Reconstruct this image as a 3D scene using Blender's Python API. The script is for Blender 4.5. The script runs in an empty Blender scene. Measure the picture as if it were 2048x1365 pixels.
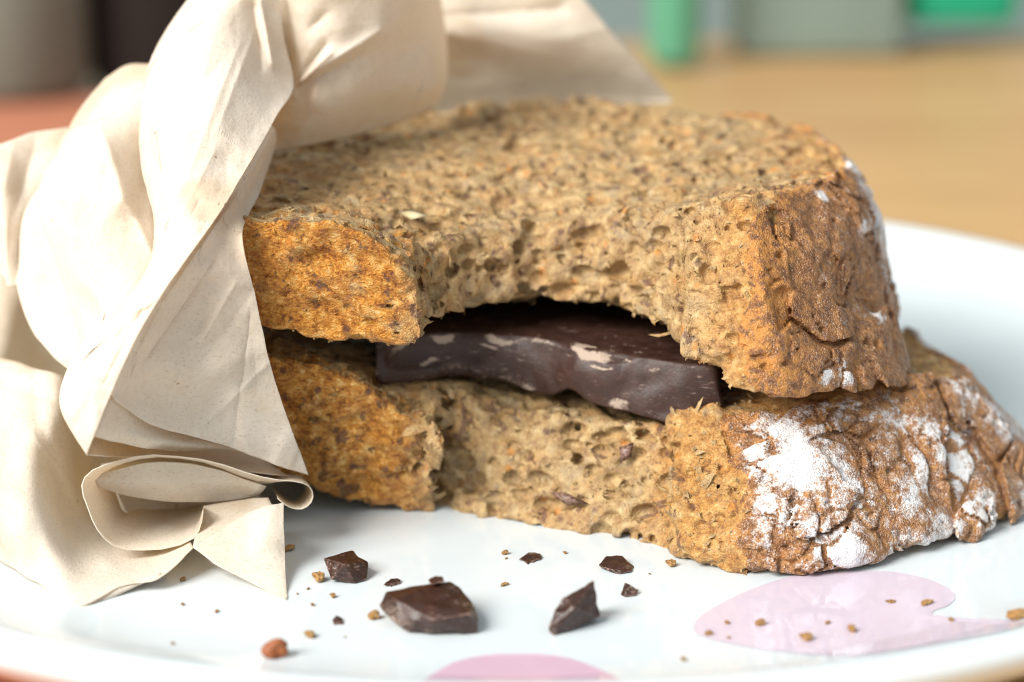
import bpy, bmesh, math, random
import numpy as np
from mathutils import Vector, Matrix

# ------------------------------------------------------------------ camera, light, exposure
S = 0.01                                   # everything below is laid out in centimetres
scn = bpy.context.scene
TILT = math.radians(16.0)
DIST = 30.0
FPX = 4500.0                               # focal length in pixels of a 2048 px wide picture
CAM = np.array([0.0, -DIST * math.cos(TILT), 2.5 + DIST * math.sin(TILT)])
cam_data = bpy.data.cameras.new("camera")
cam = bpy.data.objects.new("camera", cam_data)
scn.collection.objects.link(cam)
cam.location = [float(v) * S for v in CAM]
cam.rotation_euler = (math.pi / 2 - TILT, 0, 0)
cam_data.sensor_width = 36.0
cam_data.lens = 36.0 * FPX / 2048.0
cam_data.clip_start = 0.01
cam_data.clip_end = 50.0
cam_data.dof.use_dof = True
cam_data.dof.focus_distance = 28.9 * S
cam_data.dof.aperture_fstop = 11.5
scn.camera = cam

world = bpy.data.worlds.new("World")
scn.world = world
world.use_nodes = True
bg = world.node_tree.nodes["Background"]
bg.inputs[0].default_value = (0.86, 0.94, 1.0, 1)
bg.inputs[1].default_value = 0.52

def area(name, loc, target, size, power, col):
    d = bpy.data.lights.new(name, 'AREA')
    d.shape = 'RECTANGLE'
    d.size, d.size_y = size
    d.energy = power
    d.color = col
    o = bpy.data.objects.new(name, d)
    scn.collection.objects.link(o)
    o.location = Vector(loc) * S
    o.rotation_euler = (Vector(target) - Vector(loc)).to_track_quat('-Z', 'Y').to_euler()
    return o
area("window_light", (-142, -122, 148), (0, 1, 2), (1.2, 1.2), 88.0, (1.0, 0.965, 0.91))

scn.view_settings.view_transform = 'Standard'
scn.view_settings.look = 'None'
scn.view_settings.exposure = 0.38
scn.view_settings.gamma = 1.0
scn.view_settings.use_curve_mapping = False
scn.cycles.max_bounces = 6
scn.cycles.diffuse_bounces = 4
scn.cycles.glossy_bounces = 3
scn.cycles.filter_width = 1.1
scn.cycles.use_denoising = True

# ------------------------------------------------------------------ helpers
FW = np.array([0, math.cos(TILT), -math.sin(TILT)])
UP = np.array([0, math.sin(TILT), math.cos(TILT)])
RT = np.array([1.0, 0, 0])
def ray(px, py):
    return FW + RT * (px - 1024) / FPX + UP * (682.5 - py) / FPX
def aty(px, py, Y):                         # the point seen at a pixel, at depth Y
    d = ray(px, py)
    return CAM + d * (Y - CAM[1]) / d[1]
def atz(px, py, Z):                         # the point seen at a pixel, at height Z
    d = ray(px, py)
    return CAM + d * (Z - CAM[2]) / d[2]

rng = np.random.default_rng(7)
random.seed(7)

def mesh_np(name, V, F, smooth=True):
    """V (n,3) in cm, F (m,3|4) int."""
    V = np.asarray(V, np.float64); F = np.asarray(F, np.int32)
    me = bpy.data.meshes.new(name)
    n, m, k = len(V), len(F), F.shape[1]
    me.vertices.add(n)
    me.vertices.foreach_set("co", (V * S).astype(np.float32).ravel())
    me.loops.add(m * k)
    me.loops.foreach_set("vertex_index", F.ravel())
    me.polygons.add(m)
    me.polygons.foreach_set("loop_start", np.arange(0, m * k, k, dtype=np.int32))
    me.polygons.foreach_set("loop_total", np.full(m, k, np.int32))
    me.polygons.foreach_set("use_smooth", np.full(m, smooth, bool))
    me.update(calc_edges=True)
    return me
def set_attr(me, name, vals):
    a = me.attributes.new(name, 'FLOAT', 'POINT')
    a.data.foreach_set("value", np.asarray(vals, np.float32))
def link(name, me, mat=None, parent=None, loc=(0, 0, 0)):
    o = bpy.data.objects.new(name, me)
    scn.collection.objects.link(o)
    if me is not None and mat is not None:
        me.materials.append(mat)
    if parent is not None:
        o.parent = parent
    o.location = Vector(loc) * S
    return o
def tag(o, label=None, cat=None, group=None, kind=None):
    if label: o['label'] = label
    if cat: o['category'] = cat
    if group: o['group'] = group
    if kind: o['kind'] = kind
    return o

# ---- noise on regular grids: random lattices upsampled by cubic B-splines
def bspline_mat(N, step, off):
    x = (np.arange(N) + off) / step
    n = int(np.ceil(x.max())) + 4
    i = np.floor(x).astype(int); t = x - i
    M = np.zeros((N, n), np.float32)
    w = [(1 - t) ** 3 / 6, (3 * t ** 3 - 6 * t ** 2 + 4) / 6, (-3 * t ** 3 + 3 * t ** 2 + 3 * t + 1) / 6, t ** 3 / 6]
    for k in range(4):
        M[np.arange(N), i + k] += w[k]
    return M
def noise3(shape, h, wl, seed, aniso=(1, 1, 1)):
    r = np.random.default_rng(seed)
    Ms = [bspline_mat(shape[k], max(wl * aniso[k] / h, 1.01), r.random() * 3) for k in range(3)]
    L = r.standard_normal([m.shape[1] for m in Ms]).astype(np.float32)
    A = np.tensordot(Ms[0], L, (1, 0))
    A = np.tensordot(A, Ms[1], (1, 1))      # (x, z, y)
    A = np.tensordot(A, Ms[2], (1, 1))      # (x, y, z)
    return (A * 2.2).astype(np.float32)     # about unit variance
def point_noise(P, wl, seed):
    lo = P.min(0) - wl; hi = P.max(0) + wl
    h = wl / 3.0
    n = [int(math.ceil((hi[k] - lo[k]) / h)) + 2 for k in range(3)]
    G = noise3(n, h, wl, seed)
    q = (P - lo) / h; i = q.astype(int); t = q - i
    r_ = 0
    for a in (0, 1):
        for b in (0, 1):
            for c in (0, 1):
                w = (t[:, 0] if a else 1 - t[:, 0]) * (t[:, 1] if b else 1 - t[:, 1]) * (t[:, 2] if c else 1 - t[:, 2])
                r_ = r_ + w * G[i[:, 0] + a, i[:, 1] + b, i[:, 2] + c]
    return r_
def sd_poly(P, X, Y):
    P = np.asarray(P, float); d = np.full(X.shape, 1e9); s = np.ones(X.shape)
    n = len(P)
    for i in range(n):
        a = P[i]; b = P[i - 1]
        ex, ey = b[0] - a[0], b[1] - a[1]
        wx, wy = X - a[0], Y - a[1]
        t = np.clip((wx * ex + wy * ey) / (ex * ex + ey * ey), 0, 1)
        d = np.minimum(d, (wx - ex * t) ** 2 + (wy - ey * t) ** 2)
        c1 = Y >= a[1]; c2 = Y < b[1]; c3 = ex * wy > ey * wx
        flip = (c1 & c2 & c3) | (~c1 & ~c2 & ~c3)
        s[flip] *= -1
    return s * np.sqrt(d)
def tps(pts):                               # thin-plate interpolation of scattered heights
    P = np.asarray(pts, float); n = len(P)
    def U(r2): return 0.5 * r2 * np.log(r2 + 1e-9)
    K = U(((P[:, None, :2] - P[None, :, :2]) ** 2).sum(-1)) + 0.02 * np.eye(n)
    Q = np.c_[np.ones(n), P[:, :2]]
    A = np.zeros((n + 3, n + 3)); A[:n, :n] = K; A[:n, n:] = Q; A[n:, :n] = Q.T
    w = np.linalg.solve(A, np.r_[P[:, 2], 0, 0, 0])
    def f(X, Y):
        z = w[n] + w[n + 1] * X + w[n + 2] * Y
        for i in range(n):
            z = z + w[i] * U((X - P[i, 0]) ** 2 + (Y - P[i, 1]) ** 2)
        return z
    return f
def smax(a, b, k):
    h = np.clip(0.5 + 0.5 * (a - b) / k, 0, 1)
    return b + (a - b) * h + k * h * (1 - h)
def sstep(a, b, x):
    t = np.clip((x - a) / (b - a), 0, 1)
    return t * t * (3 - 2 * t)
def surface_nets(D, org, h):
    ins = D < 0
    c = ins[:-1, :-1, :-1].astype(np.uint8)
    cnt = np.zeros_like(c)
    nx, ny, nz = c.shape
    for dx in (0, 1):
        for dy in (0, 1):
            for dz in (0, 1):
                cnt += ins[dx:nx + dx, dy:ny + dy, dz:nz + dz]
    act = (cnt > 0) & (cnt < 8)
    ii, jj, kk = np.nonzero(act)
    idx = np.full(act.shape, -1, np.int32)
    idx[ii, jj, kk] = np.arange(len(ii), dtype=np.int32)
    acc = np.zeros((len(ii), 3), np.float32); num = np.zeros(len(ii), np.float32)
    corners = [(a, b, c_) for a in (0, 1) for b in (0, 1) for c_ in (0, 1)]
    vals = {q: D[ii + q[0], jj + q[1], kk + q[2]] for q in corners}
    for p in corners:
        for ax in range(3):
            if p[ax] == 0:
                q = list(p); q[ax] = 1; q = tuple(q)
                v0, v1 = vals[p], vals[q]
                m = (v0 < 0) != (v1 < 0)
                t = np.where(m, v0 / np.where(m, v0 - v1, 1), 0)
                pos = np.array(p, np.float32)[None].repeat(len(ii), 0)
                pos[:, ax] += t
                acc += pos * m[:, None]; num += m
    V = np.stack([ii, jj, kk], 1) + acc / num[:, None]
    V = V * h + np.asarray(org)
    quads = []
    for ax in range(3):
        sl0 = [slice(None)] * 3; sl1 = [slice(None)] * 3
        sl0[ax] = slice(0, -1); sl1[ax] = slice(1, None)
        a, b = ins[tuple(sl0)], ins[tuple(sl1)]
        e = a != b
        u, v = (ax + 1) % 3, (ax + 2) % 3
        g = np.argwhere(e)
        ok = (g[:, u] > 0) & (g[:, v] > 0) & (g[:, u] < D.shape[u] - 1) & (g[:, v] < D.shape[v] - 1)
        g = g[ok]
        flip = ~a[g[:, 0], g[:, 1], g[:, 2]]
        def at(du, dv):
            q = g.copy(); q[:, u] -= du; q[:, v] -= dv
            return idx[q[:, 0], q[:, 1], q[:, 2]]
        Q = np.stack([at(1, 1), at(0, 1), at(0, 0), at(1, 0)], 1)
        Q[flip] = Q[flip][:, ::-1]
        quads.append(Q)
    return V, np.concatenate(quads)

# ---- shader node shorthand
class NT:
    def __init__(s, name):
        s.m = bpy.data.materials.new(name); s.m.use_nodes = True
        s.t = s.m.node_tree; s.t.nodes.clear()
        s.out = s.n('ShaderNodeOutputMaterial')
    def n(s, typ, **kw):
        nd = s.t.nodes.new(typ)
        for k, v in kw.items(): setattr(nd, k, v)
        return nd
    def l(s, a, b): s.t.links.new(a, b)
    def put(s, sock, v):
        if isinstance(v, bpy.types.NodeSocket): s.l(v, sock)
        elif v is not None: sock.default_value = v
    def co(s, scale=100.0, rot=None):
        tc = s.n('ShaderNodeTexCoord'); mp = s.n('ShaderNodeMapping')
        if isinstance(scale, (int, float)): scale = (scale,) * 3
        mp.inputs['Scale'].default_value = scale
        if rot: mp.inputs['Rotation'].default_value = rot
        s.l(tc.outputs['Object'], mp.inputs['Vector']); return mp.outputs[0]
    def noise(s, vec, scale, detail=4, rough=0.55, dist=0.0):
        nd = s.n('ShaderNodeTexNoise'); s.l(vec, nd.inputs['Vector'])
        nd.inputs['Scale'].default_value = scale; nd.inputs['Detail'].default_value = detail
        nd.inputs['Roughness'].default_value = rough; nd.inputs['Distortion'].default_value = dist
        return nd.outputs['Fac']
    def voro(s, vec, scale, feature='F1', out='Distance', rnd=1.0):
        nd = s.n('ShaderNodeTexVoronoi'); nd.feature = feature; s.l(vec, nd.inputs['Vector'])
        nd.inputs['Scale'].default_value = scale; nd.inputs['Randomness'].default_value = rnd
        return nd.outputs[out]
    def attr(s, name):
        nd = s.n('ShaderNodeAttribute'); nd.attribute_name = name; return nd.outputs['Fac']
    def math(s, op, a, b=0.0, c=None, clamp=False):
        nd = s.n('ShaderNodeMath', operation=op); nd.use_clamp = clamp
        s.put(nd.inputs[0], a); s.put(nd.inputs[1], b)
        if c is not None: s.put(nd.inputs[2], c)
        return nd.outputs[0]
    def ss(s, v, a, b):
        nd = s.n('ShaderNodeMapRange'); nd.interpolation_type = 'SMOOTHSTEP'
        s.put(nd.inputs[0], v); s.put(nd.inputs[1], a); s.put(nd.inputs[2], b)
        nd.inputs[3].default_value = 0; nd.inputs[4].default_value = 1
        return nd.outputs[0]
    def ramp(s, v, stops):
        nd = s.n('ShaderNodeValToRGB'); s.l(v, nd.inputs[0]); cr = nd.color_ramp
        while len(cr.elements) < len(stops): cr.elements.new(0.5)
        for e, (p, c) in zip(cr.elements, stops): e.position = p; e.color = (*c, 1)
        return nd.outputs[0]
    def mix(s, f, a, b, mode='MIX'):
        nd = s.n('ShaderNodeMix', data_type='RGBA', blend_type=mode)
        s.put(nd.inputs['Factor'], f)
        s.put(nd.inputs[6], (*a, 1) if isinstance(a, tuple) else a)
        s.put(nd.inputs[7], (*b, 1) if isinstance(b, tuple) else b)
        return nd.outputs[2]
    def bump(s, h, dist, strength=1.0, normal=None):
        nd = s.n('ShaderNodeBump'); nd.inputs['Strength'].default_value = strength
        nd.inputs['Distance'].default_value = dist * S
        s.l(h, nd.inputs['Height'])
        if normal is not None: s.l(normal, nd.inputs['Normal'])
        return nd.outputs[0]
    def bsdf(s, color, rough=0.5, normal=None, spec=0.5, **kw):
        b = s.n('ShaderNodeBsdfPrincipled')
        s.put(b.inputs['Base Color'], (*color, 1) if isinstance(color, tuple) else color)
        s.put(b.inputs['Roughness'], rough)
        s.put(b.inputs['Specular IOR Level'], spec)
        if normal is not None: s.l(normal, b.inputs['Normal'])
        for k, v in kw.items(): s.put(b.inputs[k.replace('_', ' ')], v)
        return b.outputs[0]
    def done(s, sh): s.l(sh, s.out.inputs[0]); return s.m

# ------------------------------------------------------------------ materials
def mat_bread(name):
    m = NT(name); v = m.co(); toast = m.attr('toast'); fl = m.attr('flour'); edge = m.attr('edge')
    n1 = m.noise(v, 1.6, 3, 0.6); n2 = m.noise(v, 7, 4, 0.65); n3 = m.noise(v, 34, 2, 0.7)
    k = m.ss(m.math('ADD', m.attr('crustf'), m.math('MULTIPLY', m.math('SUBTRACT', n2, 0.5), 0.7)), 0.38, 0.56)
    # crumb
    fib = m.noise(m.co((1000, 1300, 1700), (0.3, 0.65, 0.2)), 1.0, 4, 0.75, 1.6)
    base = m.ramp(n2, [(0.28, (0.182, 0.093, 0.038)), (0.42, (0.342, 0.204, 0.085)), (0.58, (0.502, 0.337, 0.150)), (0.76, (0.670, 0.510, 0.280))])
    n5 = m.noise(v, 3.2, 3, 0.6, 0.4)
    base = m.mix(m.math('MULTIPLY', m.ss(n5, 0.52, 0.66), 0.55), base, (0.440, 0.235, 0.070))
    base = m.mix(m.math('MULTIPLY', m.ss(n5, 0.47, 0.34), 0.45), base, (0.330, 0.260, 0.165))
    tn = m.math('ADD', m.math('MULTIPLY', n2, 0.5), m.math('MULTIPLY', fib, 0.5))
    tcol = m.ramp(tn, [(0.36, (0.150, 0.042, 0.009)), (0.44, (0.460, 0.160, 0.020)), (0.53, (0.740, 0.335, 0.055)), (0.64, (0.900, 0.640, 0.270))])
    c = m.mix(m.math('MULTIPLY', toast, m.ss(n1, 0.22, 0.45)), base, tcol)
    c = m.mix(m.math('MULTIPLY', m.ss(n1, 0.55, 0.75), 0.35), c, (0.30, 0.150, 0.065))
    dk = m.math('MULTIPLY', m.ss(m.noise(v, 3.4, 3, 0.6, 0.5), 0.60, 0.66), 0.75)
    c = m.mix(dk, c, (0.110, 0.048, 0.034))
    vo = m.n('ShaderNodeTexVoronoi'); m.l(v, vo.inputs['Vector']); vo.inputs['Scale'].default_value = 4.6
    sep = m.n('ShaderNodeSeparateColor'); m.l(vo.outputs['Color'], sep.inputs[0])
    near = m.math('SUBTRACT', 1.0, m.ss(m.math('ADD', vo.outputs['Distance'], m.math('MULTIPLY', n3, 0.35)), 0.30, 0.54))
    f1 = m.math('MULTIPLY', near, m.math('GREATER_THAN', sep.outputs[0], 0.80))
    f2 = m.math('MULTIPLY', near, m.math('LESS_THAN', sep.outputs[0], 0.16))
    c = m.mix(m.math('MULTIPLY', f1, 0.7), c, (0.56, 0.21, 0.03))
    c = m.mix(m.math('MULTIPLY', f2, 0.8), c, (0.120, 0.050, 0.034))
    h = m.math('ADD', m.math('MULTIPLY', n3, 0.9), m.math('MULTIPLY', m.math('MULTIPLY', fib, toast), 2.0))
    # crust
    kc = m.ramp(n2, [(0.28, (0.095, 0.035, 0.012)), (0.45, (0.250, 0.102, 0.031)), (0.60, (0.400, 0.180, 0.054)), (0.78, (0.570, 0.315, 0.110))])
    kc = m.mix(m.math('MULTIPLY', m.ss(n1, 0.50, 0.68), 0.55), kc, (0.43, 0.175, 0.042))
    kc = m.mix(m.math('MULTIPLY', m.ss(m.noise(v, 18, 3, 0.7), 0.56, 0.66), 0.6), kc, (0.085, 0.034, 0.018))
    kc = m.mix(m.math('MULTIPLY', m.ss(m.noise(v, 48, 1, 0.6), 0.60, 0.66), 0.5), kc, (0.74, 0.54, 0.37))
    kc = m.mix(m.math('MULTIPLY', m.math('MULTIPLY', edge, 0.8), m.ss(n2, 0.42, 0.58)), kc, (0.64, 0.27, 0.045))
    pat = m.noise(v, 1.15, 2, 0.5, 0.6); grain = m.noise(v, 46, 2, 0.8); mid = m.noise(v, 8, 4, 0.75)
    thr = m.math('ADD', m.math('ADD', m.math('MULTIPLY', pat, 1.5), m.math('MULTIPLY', mid, 1.25)), m.math('MULTIPLY', grain, 0.85))
    lvl = m.math('ADD', thr, m.math('MULTIPLY', m.math('SUBTRACT', fl, 0.5), 0.9))
    cov = m.ss(lvl, 1.80, 2.22)
    speck = m.math('MULTIPLY', m.ss(grain, 0.58, 0.66), m.math('MULTIPLY', m.ss(mid, 0.40, 0.58), m.ss(fl, 0.05, 0.35)))
    cov = m.math('MAXIMUM', cov, m.math('MULTIPLY', speck, 0.8))
    cov = m.math('MULTIPLY', cov, m.ss(fl, 0.02, 0.12))
    kc = m.mix(m.math('MULTIPLY', cov, 0.94), kc, (0.88, 0.87, 0.87))
    kh = m.math('ADD', m.math('MULTIPLY', n3, 1.0), m.math('MULTIPLY', m.noise(v, 14, 3, 0.65), 1.1))
    nrm = m.bump(m.mix(m.attr('crustf'), h, kh), 0.045, 0.9)
    rough = m.mix(m.math('MULTIPLY', cov, k), m.ramp(n3, [(0.35, (0.22,) * 3), (0.6, (0.5,) * 3)]), (0.9, 0.9, 0.9))
    return m.done(m.bsdf(m.mix(k, c, kc), rough, nrm, 0.55))
def mat_chocolate(name, bloom_bias=0.0):
    m = NT(name); v = m.co(); bl = m.attr('bloom')
    n2 = m.noise(v, 5, 5, 0.65); n3 = m.noise(v, 26, 4, 0.75); st = m.noise(m.co((600, 600, 2600), (0.3, 0.7, 0.0)), 1.0, 4, 0.75)
    c = m.ramp(n2, [(0.3, (0.026, 0.0095, 0.0060)), (0.7, (0.050, 0.019, 0.012))])
    g = m.math('ADD', m.math('MULTIPLY', n3, 0.6), m.math('MULTIPLY', st, 0.6))
    cov = m.ss(m.math('ADD', g, m.math('MULTIPLY', bl, 0.62)), 0.93 - bloom_bias, 1.16 - bloom_bias)
    cov = m.math('MULTIPLY', cov, m.ss(bl, 0.02, 0.2)) if bloom_bias == 0 else cov
    c = m.mix(m.math('MULTIPLY', cov, 0.8), c, (0.47, 0.36, 0.28))
    scr = m.math('MULTIPLY', m.ss(st, 0.58, 0.66), m.math('MULTIPLY', m.ss(m.noise(v, 2.2, 3, 0.6), 0.44, 0.56), 0.6))
    c = m.mix(scr, c, (0.30, 0.205, 0.165))
    sc = m.ss(m.noise(v, 60, 2, 0.6), 0.66, 0.71)
    c = m.mix(m.math('MULTIPLY', sc, m.math('MULTIPLY', 0.5, m.ss(n2, 0.45, 0.6))), c, (0.40, 0.28, 0.22))
    if bloom_bias:
        gm = m.n('ShaderNodeNewGeometry')
        wear = m.math('MULTIPLY', m.ss(gm.outputs['Pointiness'], 0.515, 0.56), m.ss(n3, 0.36, 0.58))
        c = m.mix(m.math('MULTIPLY', wear, 0.8), c, (0.36, 0.22, 0.165))
    h = m.math('ADD', n3, m.math('MULTIPLY', m.noise(v, 5, 2), 1.5))
    nrm = m.bump(h, 0.014, 0.5)
    rough = m.mix(cov, m.ramp(n2, [(0.3, ((0.40, 0.22)[bloom_bias > 0],) * 3), (0.7, ((0.58, 0.38)[bloom_bias > 0],) * 3)]), (0.8, 0.8, 0.8))
    return m.done(m.bsdf(c, rough, nrm, 0.5))
def mat_napkin(name):
    m = NT(name); v = m.co()
    n1 = m.noise(v, 0.8, 3, 0.55); fib = m.noise(m.co((1100, 3600, 3600), (0.2, 0.4, 0.9)), 1.0, 2, 0.65)
    fib2 = m.noise(m.co((3600, 1100, 3600), (0.7, 0.1, -0.5)), 1.0, 2, 0.65); mot = m.noise(v, 16, 3, 0.7)
    c = m.ramp(n1, [(0.3, (0.860, 0.795, 0.680)), (0.7, (0.910, 0.860, 0.770))])
    c = m.mix(m.math('MULTIPLY', m.ss(fib, 0.58, 0.72), 0.36), c, (0.46, 0.34, 0.22))
    c = m.mix(m.math('MULTIPLY', m.ss(fib2, 0.58, 0.72), 0.45), c, (0.93, 0.89, 0.82))
    c = m.mix(m.math('MULTIPLY', m.ss(mot, 0.50, 0.66), 0.18), c, (0.60, 0.49, 0.36))
    st = m.math('MULTIPLY', m.ss(m.noise(v, 0.55, 3, 0.5), 0.55, 0.68), 0.42)      # grease marks
    c = m.mix(st, c, (0.64, 0.46, 0.25))
    vo = m.n('ShaderNodeTexVoronoi'); m.l(v, vo.inputs['Vector']); vo.inputs['Scale'].default_value = 2.6
    sep = m.n('ShaderNodeSeparateColor'); m.l(vo.outputs['Color'], sep.inputs[0])
    sp = m.math('MULTIPLY', m.math('LESS_THAN', vo.outputs['Distance'], 0.06), m.math('GREATER_THAN', sep.outputs[1], 0.76))
    c = m.mix(m.math('MULTIPLY', sp, 0.6), c, (0.42, 0.20, 0.07))
    h = m.math('ADD', fib, fib2)
    nrm = m.bump(h, 0.012, 0.55)
    b = m.bsdf(c, 0.9, nrm, 0.1)
    tr = m.n('ShaderNodeBsdfTranslucent'); m.put(tr.inputs[0], m.mix(1.0, c, (1.0, 0.86, 0.66), 'MULTIPLY'))
    mx = m.n('ShaderNodeMixShader'); mx.inputs[0].default_value = 0.38
    m.l(b, mx.inputs[1]); m.l(tr.outputs[0], mx.inputs[2])
    return m.done(mx.outputs[0])
def mat_ceramic(name, col):
    m = NT(name); v = m.co()
    n = m.noise(v, 0.35, 3); c = m.mix(m.math('MULTIPLY', n, 0.06), col, (0.70, 0.76, 0.76))
    sm = m.ss(m.noise(v, 0.5, 5, 0.6, 0.8), 0.45, 0.75)
    dust = m.ss(m.noise(v, 22, 2, 0.6), 0.74, 0.78)
    c = m.mix(m.math('MULTIPLY', dust, 0.25), c, (0.9, 0.88, 0.85))
    r = m.math('ADD', 0.05, m.math('MULTIPLY', sm, 0.08))
    return m.done(m.bsdf(c, r, m.bump(m.noise(v, 1.1, 2), 0.01, 0.25), 0.5))
def mat_plain(name, col, col2, scale, rough=0.6):
    m = NT(name); v = m.co(); n = m.noise(v, scale, 4, 0.6)
    return m.done(m.bsdf(m.mix(n, col, col2), rough, m.bump(n, 0.03, 0.3)))
def mat_wood(name):
    m = NT(name); v = m.co((18, 260, 260), (0, 0, 0.15))
    n = m.noise(v, 0.22, 5, 0.6, 1.5); n2 = m.noise(m.co(), 0.05, 3)
    c = m.ramp(n, [(0.3, (0.54, 0.29, 0.11)), (0.55, (0.67, 0.40, 0.17)), (0.75, (0.72, 0.47, 0.23))])
    c = m.mix(m.math('MULTIPLY', m.ss(n2, 0.45, 0.7), 0.4), c, (0.42, 0.23, 0.09))
    return m.done(m.bsdf(c, 0.42, m.bump(n, 0.02, 0.3), 0.4))
M_CRUMB = M_CRUST = mat_bread("wholegrain_bread")
M_CHOC = mat_chocolate("dark_chocolate"); M_SHARD = mat_chocolate("chocolate_shard", 0.02)
M_NAP = mat_napkin("unbleached_paper"); M_PLATE = mat_ceramic("white_glaze", (0.635, 0.695, 0.720))
M_PINK = mat_ceramic("pink_glaze", (0.60, 0.515, 0.605)); M_ROSE = mat_ceramic("rose_glaze", (0.60, 0.40, 0.50))
M_WOOD = mat_wood("tan_wood")

# ------------------------------------------------------------------ table and background
def lathe(prof, seg=160, c=(0, 0)):
    V = []; F = []
    n = len(prof)
    for s_ in range(seg):
        a = 2 * math.pi * s_ / seg
        for r, z in prof: V.append((c[0] + r * math.cos(a), c[1] + r * math.sin(a), z))
    for s_ in range(seg):
        t = (s_ + 1) % seg
        for i in range(n - 1):
            F.append((s_ * n + i, t * n + i, t * n + i + 1, s_ * n + i + 1))
    return V, F
def rounded_box(name, size, bev, mat, parent=None, loc=(0, 0, 0), rz=0.0):
    bm = bmesh.new()
    bmesh.ops.create_cube(bm, size=1.0)
    bmesh.ops.scale(bm, vec=[v * S for v in size], verts=bm.verts)
    bmesh.ops.bevel(bm, geom=bm.edges[:] , offset=bev * S, segments=3, profile=0.5, affect='EDGES')
    me = bpy.data.meshes.new(name); bm.to_mesh(me); bm.free()
    for p in me.polygons: p.use_smooth = True
    o = link(name, me, mat, parent, loc); o.rotation_euler.z = rz
    return o
ZT = -1.35
tbl = rounded_box('wooden_table', (220, 92, 3.0), 0.5, M_WOOD, None, (10, 8, ZT - 1.5), math.radians(7))
tag(tbl, 'tan wooden table top under the white plate', 'table')
fl = rounded_box('floor', (900, 700, 4), 0.3, mat_plain('grey_floor', (0.24, 0.26, 0.25), (0.33, 0.35, 0.33), 0.05), None, (0, 200, -77))
tag(fl, kind='structure')

# plate: round, glossy, raised rounded rim
PC = (0.0, 4.3)
prof = [(0, 0), (2, 0), (5, 0), (8, 0), (9.0, 0.01), (9.6, 0.05), (10.1, 0.16), (10.6, 0.36), (11.0, 0.58), (11.3, 0.80), (11.5, 0.98),
        (11.62, 1.08), (11.76, 1.14), (11.92, 1.13), (12.04, 1.04), (12.08, 0.90), (12.02, 0.74), (11.8, 0.50), (11.3, 0.10), (10.4, -0.35), (8.6, -0.72),
        (7.4, -0.85), (7.3, -1.3), (6.9, -1.34), (6.7, -1.0), (5, -0.9), (0, -0.9)]
prof = [(r_, z_ * 0.84 if z_ > 0 else z_) for r_, z_ in prof]
V, F = lathe(prof, 220)
plate = link('plate', mesh_np('plate', np.array(V), np.array(F)), M_PLATE, None, (PC[0], PC[1], 0))
tag(plate, 'round white glazed plate with raised rim and pink petals', 'plate')
def plate_z(x, y):
    r = math.hypot(x - PC[0], y - PC[1])
    return float(np.interp(r, [p[0] for p in prof[:13]], [p[1] for p in prof[:13]]))
def on_plate(px, py, lift=0.0):
    z = 0.0
    for _ in range(30):
        p = atz(px, py, z + lift); z = 0.5 * z + 0.5 * plate_z(p[0], p[1])
    p[2] = plate_z(p[0], p[1]) + lift
    return p

# ------------------------------------------------------------------ bread
H = 0.033
def grid(lo, hi):
    n = [int(math.ceil((hi[k] - lo[k]) / H)) for k in range(3)]
    ax = [lo[k] + H * np.arange(n[k]) for k in range(3)]
    return n, ax
def carve_bubbles(D, lo, cents, radii, stretch):
    for c, r, s_ in zip(cents, radii, stretch):
        R = r * s_
        a = np.maximum(((c - R - lo) / H).astype(int), 0)
        b = np.minimum(((c + R - lo) / H).astype(int) + 2, D.shape)
        if (a >= b).any(): continue
        g = [((lo[k] + H * np.arange(a[k], b[k]) - c[k]) / s_[k]).astype(np.float32) for k in range(3)]
        d = r - np.sqrt(g[0][:, None, None] ** 2 + g[1][None, :, None] ** 2 + g[2][None, None, :] ** 2)
        sl = tuple(slice(a[k], b[k]) for k in range(3))
        D[sl] = np.maximum(D[sl], d)

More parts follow.
